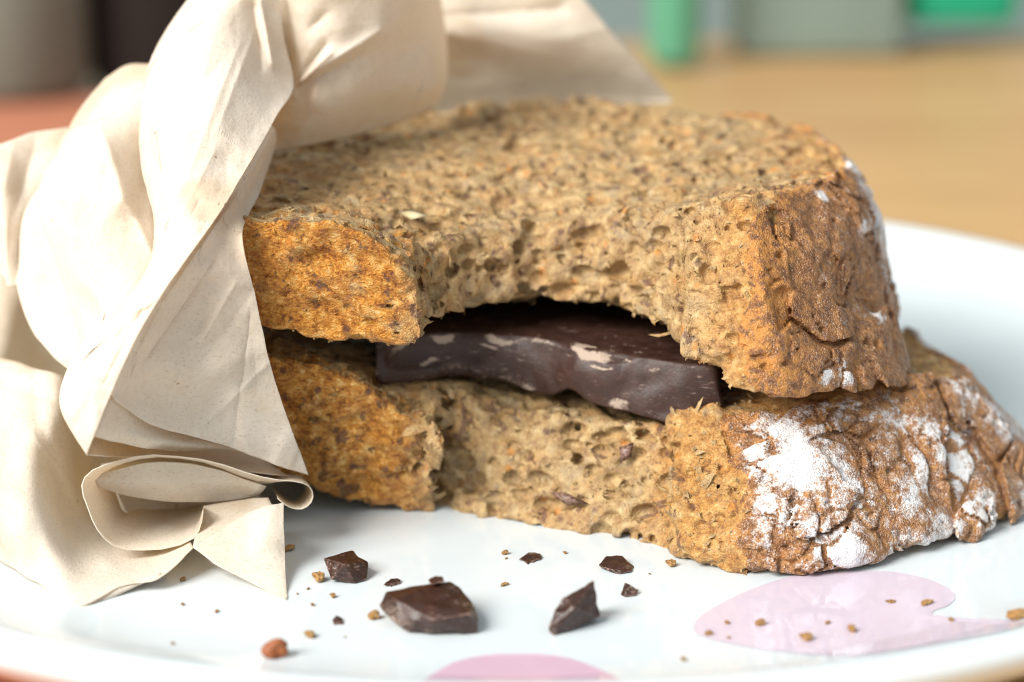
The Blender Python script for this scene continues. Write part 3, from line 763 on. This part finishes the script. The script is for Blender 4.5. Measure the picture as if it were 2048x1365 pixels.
add_patch([[(82, 370, 1.55), (84, 385, 1.35), (90, 425, 1.05)], [(50, 430, 1.6), (72, 440, 1.3), (108, 455, 1.0)], [(38, 535, 1.2), (75, 535, 1.0), (128, 530, .75)],
           [(33, 575, 1.0), (80, 590, .9), (142, 600, .5)], [(62, 664, .7), (105, 670, .5), (160, 680, .15)], [(100, 712, .4), (130, 716, .2), (168, 720, 0)], [(136, 748, .1), (150, 746, 0), (175, 742, -.15)]], 40, 70)
add_patch([[(-90, 305, 2.2), (0, 286, 2.3), (60, 267, 2.5), (140, 258, 2.7)], [(-90, 380, 1.8), (0, 370, 1.7), (50, 360, 1.9), (118, 340, 2.2)],
           [(-90, 470, 1.6), (0, 460, 1.35), (25, 460, 1.4), (75, 440, 1.8)], [(-90, 530, 1.6), (0, 556, 1.25), (14, 578, 1.1), (42, 575, 1.15)]], 50, 50,
          folds=[(25, 290, 5, 420, 40, .12), (70, 290, 35, 420, 30, -.12)])
add_patch([[(-90, 500, 2.8), (30, 540, 2.7), (140, 640, 2.8), (200, 700, 2.8)], [(-90, 620, 2.3), (20, 640, 2.3), (90, 690, 3.0), (190, 740, 3.4)],
           [(-90, 790, 1.6), (0, 790, 1.8), (70, 800, 2.8), (180, 850, 3.2)]], 40, 40)
# sheet that spreads over the plate in front
add_patch([[(-90, 1065, zy(-90, 1065, .10)), (0, 1118, zy(0, 1118, .06)), (75, 1160, zy(75, 1160, .05)), (152, 1207, zy(152, 1207, .03)), (240, 1168, zy(240, 1168, .12)), (318, 1149, zy(318, 1149, .20)), (392, 1089, zy(392, 1089, .42))],
           [(-90, 990, -2.0), (0, 1040, -2.3), (80, 1070, -2.35), (160, 1125, zy(160, 1125, .22)), (235, 1125, zy(235, 1125, .14)), (310, 1118, zy(310, 1118, .16)), (385, 1080, zy(385, 1080, .28))],
           [(-90, 900, -1.3), (0, 925, -1.5), (70, 950, -1.6), (130, 1000, zy(130, 1000, .5)), (200, 1060, zy(200, 1060, .12)), (290, 1085, zy(290, 1085, .08)), (370, 1060, zy(370, 1060, .10))],
           [(-90, 810, -.5), (0, 835, -.7), (60, 850, -.8), (115, 890, -.7), (190, 985, zy(190, 985, .10)), (280, 1020, zy(280, 1020, .06)), (360, 1020, zy(360, 1020, .06))],
           [(-90, 715, .4), (0, 728, .3), (60, 745, .2), (125, 772, .1), (190, 880, .6), (290, 950, 1.2), (380, 970, zy(380, 970, .06))],
           [(-90, 735, 1.2), (0, 745, 1.1), (60, 760, 1.0), (125, 790, .9), (210, 870, 1.2), (300, 920, 1.6), (390, 940, zy(390, 940, .06))]], 110, 90,
          folds=[(0, 775, 130, 820, 20, -.15), (-20, 960, 240, 1130, 40, .05), (60, 880, 180, 1010, 18, .10), (150, 1200, 240, 1110, 40, .06)])
# its doubled-over front hem
add_patch([[(152, 1207, zy(152, 1207, .03)), (200, 1185, zy(200, 1185, .08)), (260, 1160, zy(260, 1160, .15)), (330, 1135, zy(330, 1135, .24))],
           [(160, 1206, zy(160, 1206, .02)), (205, 1196, zy(205, 1196, .02)), (250, 1178, zy(250, 1178, .05)), (330, 1140, zy(330, 1140, .20))],
           [(190, 1190, -2.6), (230, 1180, -2.45), (270, 1160, -2.2), (340, 1130, -1.9)]], 40, 20)
# small pleat with its torn triangular end
add_patch([[(410, 1010, -1.1), (470, 1000, -1.1), (540, 990, -1.0)], [(400, 1055, -1.5), (465, 1030, -1.4), (545, 998, -1.25)], [(391, 1089, zy(391, 1089, .42)), (465, 1045, -1.72), (548, 1003, -1.55)]], 30, 24)
add_patch([[(391, 1089, zy(391, 1089, .42)), (465, 1045, -1.75), (530, 1008, -1.6), (570, 1000, -1.5)],
           [(440, 1122, zy(440, 1122, .26)), (490, 1095, -2.0), (540, 1070, -1.9), (571, 1060, -1.8)],
           [(510, 1160, zy(510, 1160, .10)), (535, 1140, zy(535, 1140, .16)), (560, 1125, zy(560, 1125, .2)), (573, 1120, zy(573, 1120, .2))],
           [(577, 1196, zy(577, 1196, .02)), (577.5, 1195, zy(577.5, 1195, .02)), (578, 1194, zy(578, 1194, .02)), (578.5, 1193, zy(578.5, 1193, .02))]], 40, 50)
# rolled loop with its open mouth
sec = [(560, 990), (572, 1002), (588, 1012), (606, 1014), (622, 1003), (627, 986), (617, 968), (590, 960), (540, 953), (480, 938), (410, 918), (330, 907), (260, 911), (210, 926), (175, 948), (166, 975), (180, 1015), (196, 1050), (222, 1077), (262, 1092), (325, 1092), (385, 1079), (406, 1052), (412, 1018)]
def ring(k, dy):
    out = []
    for i, (x, y) in enumerate(sec):
        f_ = np.interp(i, [0, 5, 8, 12, 17, 23], [-1.15, -1.1, -1.35, -1.75, -1.95, -1.6])
        if i <= 7: qx, qy = x - 14 * k, y - 12 * k
        elif i <= 14: qx, qy = x + (380 - x) * 0.25 * k, y + 22 * k
        else:
            u = min((i - 14) / 4, 1); qx, qy = x + (400 - x) * 0.30 * k, y + (1000 - y) * 0.75 * k * u + 18 * k * (1 - u)
        out.append((qx, qy, f_ + dy))
    return out
add_patch([ring(0, 0), ring(.1, .12), ring(.4, .6), ring(.8, 1.2), ring(1.0, 1.6)], 170, 40)
add_patch([[(195, 948, -1.30), (300, 924, -1.30), (420, 934, -1.15), (535, 968, -1.0)], [(187, 960, -1.35), (300, 965, -1.22), (415, 972, -1.05), (525, 980, -.95)],
           [(184, 972, -1.25), (300, 996, -1.02), (410, 1003, -.92), (505, 990, -.9)]], 50, 24)
add_patch([[(200, 930, -.1), (330, 920, 0), (520, 950, .1)], [(215, 1030, -.25), (330, 1035, -.2), (520, 1010, 0)]], 20, 20)
# panel that stands over the bread's left end
add_patch([[(515, 303, 3.0), (544, 303, 2.5), (640, 287, 2.75), (740, 263, 3.4), (826, 234, 4.0), (862, 213, 4.4), (878, 200, 5.2)],
           [(525, 240, 3.0), (560, 240, 2.5), (650, 215, 2.3), (750, 190, 2.9), (840, 172, 3.6), (880, 160, 4.3), (893, 150, 5.2)],
           [(545, 178, 2.9), (582, 178, 2.3), (660, 130, 2.3), (760, 110, 2.8), (840, 92, 3.6), (878, 80, 4.3), (892, 70, 5.2)],
           [(515, 60, 3.0), (556, 60, 2.5), (650, 50, 2.2), (760, 30, 2.7), (830, 20, 3.5), (870, 10, 4.3), (885, 10, 5.2)],
           [(490, -60, 3.2), (530, -60, 2.7), (640, -60, 2.2), (750, -60, 2.7), (820, -60, 3.5), (858, -60, 4.3), (875, -60, 5.2)]], 110, 100,
          folds=[(585, 180, 660, 110, 11, .22), (590, 168, 650, 90, 9, -.20), (600, 165, 760, 60, 14, .20), (590, 180, 720, 110, 10, -.16), (640, 160, 600, 280, 22, .10), (570, 60, 585, 170, 8, -.15), (650, 30, 620, 60, 12, -.12), (520, 0, 580, 170, 9, .15)])
add_patch([[(860, 225, 6.9), (1000, 212, 6.8), (1150, 215, 6.9), (1350, 203, 7.0)], [(865, 150, 6.4), (1000, 150, 6.5), (1150, 165, 6.7), (1337, 187, 7.0)],
           [(868, 60, 5.6), (1000, 60, 5.9), (1100, 75, 6.1), (1252, 93, 6.6)], [(868, -10, 5.9), (1000, 0, 6.1), (1080, 5, 6.2), (1170, 4, 6.4)], [(865, -70, 6.2), (1000, -70, 6.3), (1050, -70, 6.3), (1105, -70, 6.4)]], 70, 60,
          folds=[(870, 30, 1120, 20, 18, -.25), (880, 60, 1100, 110, 40, .2)])
NVa = np.concatenate(NV); NFa = np.concatenate(NF)
for wl, amp, sd in ((1.1, 0.06, 31), (0.5, 0.022, 32), (0.25, 0.009, 33)):      # crisp crumple lines
    NVa[:, 1] += amp * (np.abs(point_noise(NVa, wl, sd)) - 0.7)
for wl, amp, sd in ((1.3, 0.035, 11), (0.5, 0.012, 12), (0.16, 0.004, 13)):
    for k in range(3):
        NVa[:, k] += amp * point_noise(NVa, wl, sd * 10 + k) * (0.6 if k != 1 else 1.0)
# straight pressed creases: tent-shaped ridges along random short lines
cr_ = np.random.default_rng(77)
vis = NVa[cr_.integers(0, len(NVa), 240)]
for c_ in vis:
    th_ = cr_.uniform(0, math.pi); u_ = np.array([math.cos(th_), 0, math.sin(th_)]); w_ = np.array([-u_[2], 0, u_[0]])
    q = NVa - c_; L_ = cr_.uniform(.4, 1.3); wd = cr_.uniform(.08, .35)
    near_ = np.abs(q[:, 1]) < 1.2
    s1 = np.abs(q @ u_) / wd; s2 = np.abs(q @ w_) / L_
    NVa[:, 1] += near_ * cr_.choice([-1, 1]) * wd * cr_.uniform(.07, .2) * np.maximum(1 - s1, 0) * np.maximum(1 - s2 ** 2, 0)
NVa[:, 2] = np.maximum(NVa[:, 2], 0.012)
nap = link('paper_napkin', mesh_np('paper_napkin', NVa, NFa), M_NAP)
sol = nap.modifiers.new('thickness', 'SOLIDIFY'); sol.thickness = 0.014 * S; sol.offset = 0
tag(nap, 'crumpled unbleached beige paper napkin wrapped around the sandwich end', 'napkin')

# ------------------------------------------------------------------ pink petals printed under the plate's glaze
def petal(rows, mat, lift=0.008):
    ys = np.array([r_[0] for r_ in rows]); xl = np.array([r_[1] for r_ in rows]); xr = np.array([r_[2] for r_ in rows])
    V = []; nr, nc = 44, 60
    for y in np.linspace(ys[0], ys[-1], nr):
        a, b = np.interp(y, ys, xl), np.interp(y, ys, xr)
        for x in np.linspace(a, b, nc): V.append(on_plate(x, y, lift))
    I = np.arange(nr * nc).reshape(nr, nc)
    F = np.stack([I[:-1, :-1], I[1:, :-1], I[1:, 1:], I[:-1, 1:]], -1).reshape(-1, 4)
    V = np.array(V) - np.array([PC[0], PC[1], 0])
    return link('pink_petal', mesh_np('pink_petal', V, F), mat, plate)
petal([(1143, 1620, 1780), (1150, 1590, 1825), (1160, 1555, 1862), (1175, 1512, 1895), (1187, 1482, 1909), (1200, 1455, 1910), (1212, 1434, 1896), (1222, 1416, 1866), (1230, 1404, 1862), (1237, 1397, 1940), (1243, 1391, 2060), (1258, 1386, 2020), (1270, 1396, 1965), (1280, 1426, 1912), (1290, 1472, 1850), (1300, 1530, 1790), (1311, 1640, 1715)], M_PINK)
petal([(1308, 1000, 1075), (1311, 968, 1108), (1316, 938, 1137), (1325, 907, 1166), (1340, 880, 1202), (1352, 860, 1228), (1364, 842, 1252)], M_ROSE)

# ------------------------------------------------------------------ broken chocolate pieces and crumbs on the plate
def hull_piece(name, pts, label, mat, bev=0.02, seed=0, cat='chocolate piece', group=None):
    P = np.array(pts); P[:, 2] = np.maximum(P[:, 2], 0.0)
    base = np.array([P[:, 0].mean(), P[:, 1].mean(), 0.0]); P = P - base
    bm = bmesh.new()
    for p in P: bm.verts.new(p)
    bmesh.ops.convex_hull(bm, input=bm.verts[:]); bm.normal_update()
    ctr = Vector(P.mean(0)); planes = []
    for f_ in bm.faces:
        nv = f_.normal if f_.normal.dot(f_.calc_center_median() - ctr) > 0 else -f_.normal
        planes.append((np.array(nv), float(nv.dot(f_.verts[0].co))))
    bm.free()
    size = float((P.max(0) - P.min(0)).max()); h = min(max(size / 80, 0.005), 0.016)
    lo = P.min(0) - 4 * h; n = [int(q) for q in np.ceil((P.max(0) + 4 * h - lo) / h)]
    ax = [lo[k] + h * np.arange(n[k]) for k in range(3)]
    X, Y, Z = ax[0][:, None, None], ax[1][None, :, None], ax[2][None, None, :]
    D = np.full(n, -9.0, np.float32)
    for nv, o_ in planes: D = smax(D, (nv[0] * X + nv[1] * Y + nv[2] * Z - o_).astype(np.float32), 0.003 + 0.003 * size)
    r_ = np.random.default_rng(800 + seed)
    for _ in range(6):                        # shell-shaped fractures
        nv, o_ = planes[r_.integers(len(planes))]
        if nv[2] < -0.3: continue
        q = P[r_.integers(len(P))] * .6 + P[r_.integers(len(P))] * .4
        R_ = size * r_.uniform(.25, .7); c_ = q + nv * (o_ - q @ nv) + nv * (R_ - size * r_.uniform(.02, .055))
        D = smax(D, (R_ - np.sqrt((X - c_[0]) ** 2 + (Y - c_[1]) ** 2 + (Z - c_[2]) ** 2)).astype(np.float32), 0.004)
    D = D + 0.008 * size * noise3(n, h, size * .18, 820 + seed) + 0.005 * size * noise3(n, h, size * .06, 840 + seed)
    D = np.maximum(D, -Z.astype(np.float32) + 0.002)
    D[0] = D[-1] = 1; D[:, 0] = D[:, -1] = 1; D[:, :, 0] = D[:, :, -1] = 1
    V, F = surface_nets(D, lo, h)
    me = mesh_np(name, V, F)
    set_attr(me, 'bloom', np.clip(point_noise(V, size * .35, 970 + seed) * .45, 0, 1))
    return tag(link(name, me, mat, None, base), label, cat, group)
def Q(*l): return [aty(*p) for p in l]
y1 = zy(860, 1272, 0)
hull_piece('chocolate_piece', Q((757, 1212, y1 + .45), (772, 1183, y1 + .6), (800, 1246, y1 + .05), (812, 1262, y1 + .06), (858, 1272, y1), (958, 1269, y1 + .03), (962, 1236, y1 + .15), (948, 1203, y1 + .4),
    (900, 1160, y1 + .8), (850, 1168, y1 + .8), (800, 1180, y1 + .75), (868, 1240, y1 - .12), (940, 1228, y1 - .05), (790, 1200, y1 + .2), (930, 1240, y1 + 1.0), (800, 1235, y1 + 1.0)),
    'largest broken dark chocolate piece lying on the plate before the bread', M_SHARD, 0.025, 1)
hull_piece('chocolate_piece', Q((855, 1160, y1 + .7), (870, 1152, y1 + .75), (886, 1153, y1 + .7), (890, 1163, y1 + .6), (862, 1170, y1 + .55), (875, 1165, y1 + .95)),
    'tiny brown chip sitting on top of the largest chocolate piece', M_SHARD, 0.012, 2, 'chocolate chip')
y2 = zy(690, 1169, 0)
hull_piece('chocolate_piece', Q((647, 1117, y2 + .25), (663, 1160, y2 + .03), (712, 1170, y2), (735, 1160, y2 + .1), (736, 1125, y2 + .3), (705, 1100, y2 + .5), (690, 1104, y2 + .5), (672, 1112, y2 + .35), (688, 1128, y2 - .02), (720, 1140, y2 + .7), (660, 1140, y2 + .7)),
    'cube-like dark chocolate piece beside the napkin tip', M_SHARD, 0.02, 3)
y3 = zy(1110, 1273, 0)
hull_piece('chocolate_piece', Q((1093, 1262, y3 + .02), (1106, 1274, y3), (1128, 1240, y3 + .08), (1120, 1200, y3 + .2), (1188, 1160, y3 + .5), (1195, 1200, y3 + .45), (1203, 1235, y3 + .35), (1180, 1242, y3 + .3), (1150, 1215, y3 + .05), (1180, 1235, y3 + .8)),
    'upright wedge of dark chocolate right of the largest piece', M_SHARD, 0.018, 4)
y4 = zy(1235, 1150, 0)
hull_piece('chocolate_piece', Q((1196, 1132, y4 + .2), (1212, 1112, y4 + .35), (1245, 1112, y4 + .4), (1270, 1135, y4 + .25), (1262, 1143, y4 + .05), (1236, 1152, y4), (1225, 1140, y4 + .05), (1240, 1125, y4 + .6)),
    'low dark chocolate piece just in front of the bread hollow', M_SHARD, 0.014, 5)
y5 = zy(1255, 1197, 0)
hull_piece('chocolate_piece', Q((1241, 1190, y5 + .1), (1250, 1164, y5 + .2), (1277, 1180, y5 + .15), (1272, 1192, y5 + .05), (1252, 1198, y5), (1262, 1178, y5 + .35)),
    'small pointed brown chip right of the chocolate wedge', M_SHARD, 0.01, 6, 'chocolate chip')
y6 = zy(1062, 1132, 0)
hull_piece('chocolate_piece', Q((1034, 1121, y6 + .15), (1050, 1110, y6 + .25), (1088, 1109, y6 + .3), (1092, 1118, y6 + .2), (1078, 1126, y6 + .08), (1058, 1132, y6), (1060, 1118, y6 + .5)),
    'flat brown sliver lying alone below the middle of the bread', M_SHARD, 0.01, 7, 'chocolate chip')
y7 = zy(785, 1176, 0)
hull_piece('chocolate_piece', Q((766, 1170, y7 + .05), (780, 1159, y7 + .15), (802, 1158, y7 + .2), (801, 1168, y7 + .1), (782, 1177, y7), (785, 1165, y7 + .35)),
    'thin dark sliver just behind the largest chocolate piece', M_SHARD, 0.008, 8, 'chocolate chip')
y8 = zy(676, 1252, 0)
hull_piece('chocolate_piece', Q((663, 1242, y8 + .08), (672, 1231, y8 + .15), (684, 1236, y8 + .15), (691, 1251, y8 + .02), (670, 1252, y8), (678, 1240, y8 + .3)),
    'tiny dark chip left of the largest chocolate piece', M_SHARD, 0.008, 9, 'chocolate chip')
M_RED = mat_plain('russet_grain', (0.22, 0.058, 0.016), (0.32, 0.10, 0.026), 9, 0.6)
def lump_mesh(seed, sub=2, amp=.55):
    bm = bmesh.new(); bmesh.ops.create_icosphere(bm, subdivisions=sub, radius=1.0)
    co = np.array([v.co[:] for v in bm.verts])
    d = 1 + amp * .6 * point_noise(co, 0.9, seed) + amp * .5 * point_noise(co, 0.4, seed + 1)
    for v, q in zip(bm.verts, d): v.co *= max(float(q), .3) * 0.1 * S
    me = bpy.data.meshes.new('bread_crumb'); bm.to_mesh(me); bm.free()
    set_attr(me, 'toast', np.full(len(me.vertices), .4)); set_attr(me, 'flour', np.zeros(len(me.vertices))); set_attr(me, 'crustf', np.zeros(len(me.vertices)))
    return me
LUMPS = [lump_mesh(500 + 7 * i, 3) for i in range(4)]
for me in LUMPS: me.materials.append(M_CRUMB)
def crumb(px, py, w, h_, label, group=None, i=0, mat=None, dep=None, name='bread_crumb'):
    """px, py = bottom centre on the plate; w, h_ in px"""
    p = on_plate(px, py); sc = float(np.dot(p - CAM, FW)) / FPX
    me = LUMPS[i % 4]
    if mat: me = me.copy(); me.materials.clear(); me.materials.append(mat)
    o = bpy.data.objects.new(name, me); scn.collection.objects.link(o)
    sx, sz = w * sc / 2 * .92, h_ * sc / 2 * .92
    o.location = Vector((p[0], p[1] + sx * .5, p[2] + sz * .8)) * S
    o.scale = (sx * 10, (dep or (sx + sz) / 2) * 10, sz * 10)
    o.rotation_euler = (0, 0.15 * math.sin(i * 3.3), i * 1.7 % 0.8)
    return tag(o, label, 'crumb', group)
crumb(548, 1317, 44, 34, 'round russet grain crumb on the plate, lower left of the chocolate', None, 1, M_RED)
crumb(640, 1166, 30, 26, 'golden bread crumb touching the cube-like chocolate piece', None, 2)
crumb(577, 1104, 26, 17, 'golden bread crumb at the right edge of the napkin flap', None, 3)
crumb(621, 1277, 28, 15, 'golden bread crumb between the russet grain and the tiny dark chip', None, 0)
crumb(747, 1240, 20, 17, 'golden bread crumb at the left end of the largest chocolate piece', None, 1)
crumb(667, 1197, 14, 13, 'small pinkish crumb below the cube-like chocolate piece', None, 2)
crumb(1008, 1173, 20, 8, 'flat golden crumb between the largest piece and the wedge', None, 3)
crumb(1617, 1284, 34, 20, 'largest brown crumb in the middle of the pale pink petal', None, 2)
crumb(1520, 1253, 18, 13, 'brown crumb on the left half of the pale pink petal', None, 1)
crumb(1705, 1266, 22, 17, 'brown crumb right of the middle of the pale pink petal', None, 0)
crumb(1853, 1212, 32, 12, 'long brown crumb at the right tip of the pale pink petal', None, 3)
crumb(1785, 1208, 26, 7, 'thin pale crumb on the pink petal close under the crust', None, 2)
crumb(2035, 1240, 40, 18, 'brown crumb cut by the right edge of the picture', None, 1)
crumb(1903, 1245, 14, 10, 'small brown crumb on the narrow right tail of the pink petal', None, 0)
crumb(1345, 1135, 26, 18, 'orange crumb at the lower left foot of the floured crust', None, 2)
SPECKS = [(1455, 1250, 13, 'upper of two tiny specks near the left tip of the pale pink petal'), (1417, 1272, 14, 'tiny speck at the very left tip of the pale pink petal'),
          (1459, 1279, 10, 'lower of two tiny specks near the left tip of the pale pink petal'), (1655, 1250, 14, 'tiny pale speck above the largest crumb on the pink petal'),
          (1367, 1323, 14, 'blurred pale speck on the white plate left below the pink petal'), (365, 1163, 11, 'tiny speck in the notch under the torn napkin edge'),
          (366, 1212, 10, 'left of two tiny specks on the plate in front of the napkin'), (433, 1226, 11, 'right of two tiny specks on the plate in front of the napkin'),
          (625, 1213, 10, 'tiny speck just under the small pinkish crumb'), (1010, 1110, 12, 'upper of two tiny specks left of the flat brown sliver'),
          (1131, 1109, 10, 'tiny speck right of the flat brown sliver'), (1012, 1119, 7, 'lower of two tiny specks left of the flat brown sliver'),
          (595, 1190, 6, 'minute speck right beside the napkin tip'), (616, 1180, 6, 'minute speck below the crumb touching the cube-like chocolate piece'),
          (1300, 1150, 6, 'minute speck right of the low dark chocolate piece'), (690, 1276, 6, 'minute speck right of the tiny dark chip near the front rim'),
          (345, 1290, 9, 'blurred speck close to the front rim below the napkin')]
for k, (x, y, w, lab) in enumerate(SPECKS):
    crumb(x, y, w, w * .7, lab, 'tiny crumb specks on the plate', k)

# husks and chocolate flecks stuck in the crumb
def blade(name, pts, mat, parent, thick=0.02):
    """small pointed flake through px points (tip, side, tip, side) at given depths"""
    P = np.array(Q(*pts)); c = P.mean(0)
    nrm = np.cross(P[2] - P[0], P[3] - P[1]); nrm /= np.linalg.norm(nrm)
    V = list(P) + [c + nrm * thick * 1.6, c - nrm * thick]
    F = [(0, 1, 4), (1, 2, 4), (2, 3, 4), (3, 0, 4), (1, 0, 5), (2, 1, 5), (3, 2, 5), (0, 3, 5)]
    me = mesh_np(name, np.array(V), np.array(F), True); set_attr(me, 'bloom', np.full(6, .3))
    return link(name, me, mat, parent)
M_HUSK = mat_plain('pale_husk', (0.50, 0.40, 0.22), (0.62, 0.52, 0.32), 8, 0.5)
ys = zy(800, 425, 4.12)
blade('husk', [(795, 424, ys + .3), (822, 418, ys + .35), (856, 432, ys - .25), (822, 440, ys - .15)], M_HUSK, up)
blade('chocolate_fleck', [(1240, 925, -.42), (1238, 895, -.36), (1268, 885, -.36), (1262, 915, -.44)], M_SHARD, lw, .04)
blade('chocolate_fleck', [(1098, 985, -.42), (1130, 985, -.44), (1178, 1008, -.58), (1135, 1012, -.50)], M_SHARD, lw, .05)

# ------------------------------------------------------------------ things far behind, out of focus
def standing(name, px0, px1, Y, h_, depth, mat, label, cat, z0=ZT, bev=0.4):
    a = aty(px0, 300, Y); b = aty(px1, 300, Y)
    o = rounded_box(name, (abs(b[0] - a[0]), depth, h_), bev, mat, None, ((a[0] + b[0]) / 2, Y + depth / 2, z0 + h_ / 2))
    return tag(o, label, cat)
mat_t = rounded_box('placemat', (34, 52, 0.2), 0.08, mat_plain('terracotta_cloth', (0.52, 0.17, 0.09), (0.60, 0.24, 0.13), 1.2, 0.8), None, (-21.5, 14, ZT + 0.10), math.radians(3))
tag(mat_t, 'terracotta red placemat on the table at the far left', 'placemat')
def vessel(name, px, Y, prof, mat, label, cat):
    p = aty(px, 200, Y)
    V, F = lathe(prof, 48)
    o = link(name, mesh_np(name, np.array(V), np.array(F)), mat, None, (p[0], Y, ZT + .22))
    return tag(o, label, cat)
vessel('storage_jar', 20, 41, [(0, 0), (2.2, 0), (2.55, .4), (2.6, 6), (2.5, 8), (2.2, 9), (2.3, 9.3), (2.3, 10.6), (0, 10.7)], mat_plain('grey_stoneware', (0.15, 0.165, 0.13), (0.21, 0.225, 0.19), 0.6, 0.8), 'blurred grey jar at the upper left behind the napkin', 'jar')
vessel('dark_bottle', 330, 43, [(0, 0), (2.1, 0), (2.3, .4), (2.3, 9), (1.9, 11), (.9, 13), (.85, 16), (1.0, 16.2), (0, 16.3)], mat_plain('dark_brown_glass', (0.008, 0.004, 0.003), (0.012, 0.006, 0.004), 0.6, 0.9), 'blurred very dark brown bottle behind the napkin', 'bottle')
vessel('green_bottle', 1346, 47, [(0, 0), (.75, 0), (.9, .3), (.9, 9), (.6, 11), (.4, 12), (.4, 14), (0, 14.1)], mat_plain('green_glaze', (0.09, 0.34, 0.21), (0.12, 0.38, 0.25), 0.6, 0.4), 'blurred slim green bottle standing behind the bread', 'bottle')
standing('green_box', 1800, 2022, 50, 4.0, 5, mat_plain('green_card', (0.0, 0.28, 0.15), (0.01, 0.36, 0.20), 0.5), 'blurred bright green box at the upper right corner', 'box', ZT + 1.0)
standing('grey_box', 1470, 1800, 49, 7, 5, mat_plain('grey_green_card', (0.17, 0.235, 0.20), (0.22, 0.285, 0.25), 0.4), 'blurred grey green box left of the bright green one', 'box')
wl_ = rounded_box('wall', (700, 6, 320), 0.5, mat_plain('grey_green_plaster', (0.24, 0.30, 0.28), (0.30, 0.35, 0.33), 0.03), None, (0, 150, 60))
tag(wl_, kind='structure')
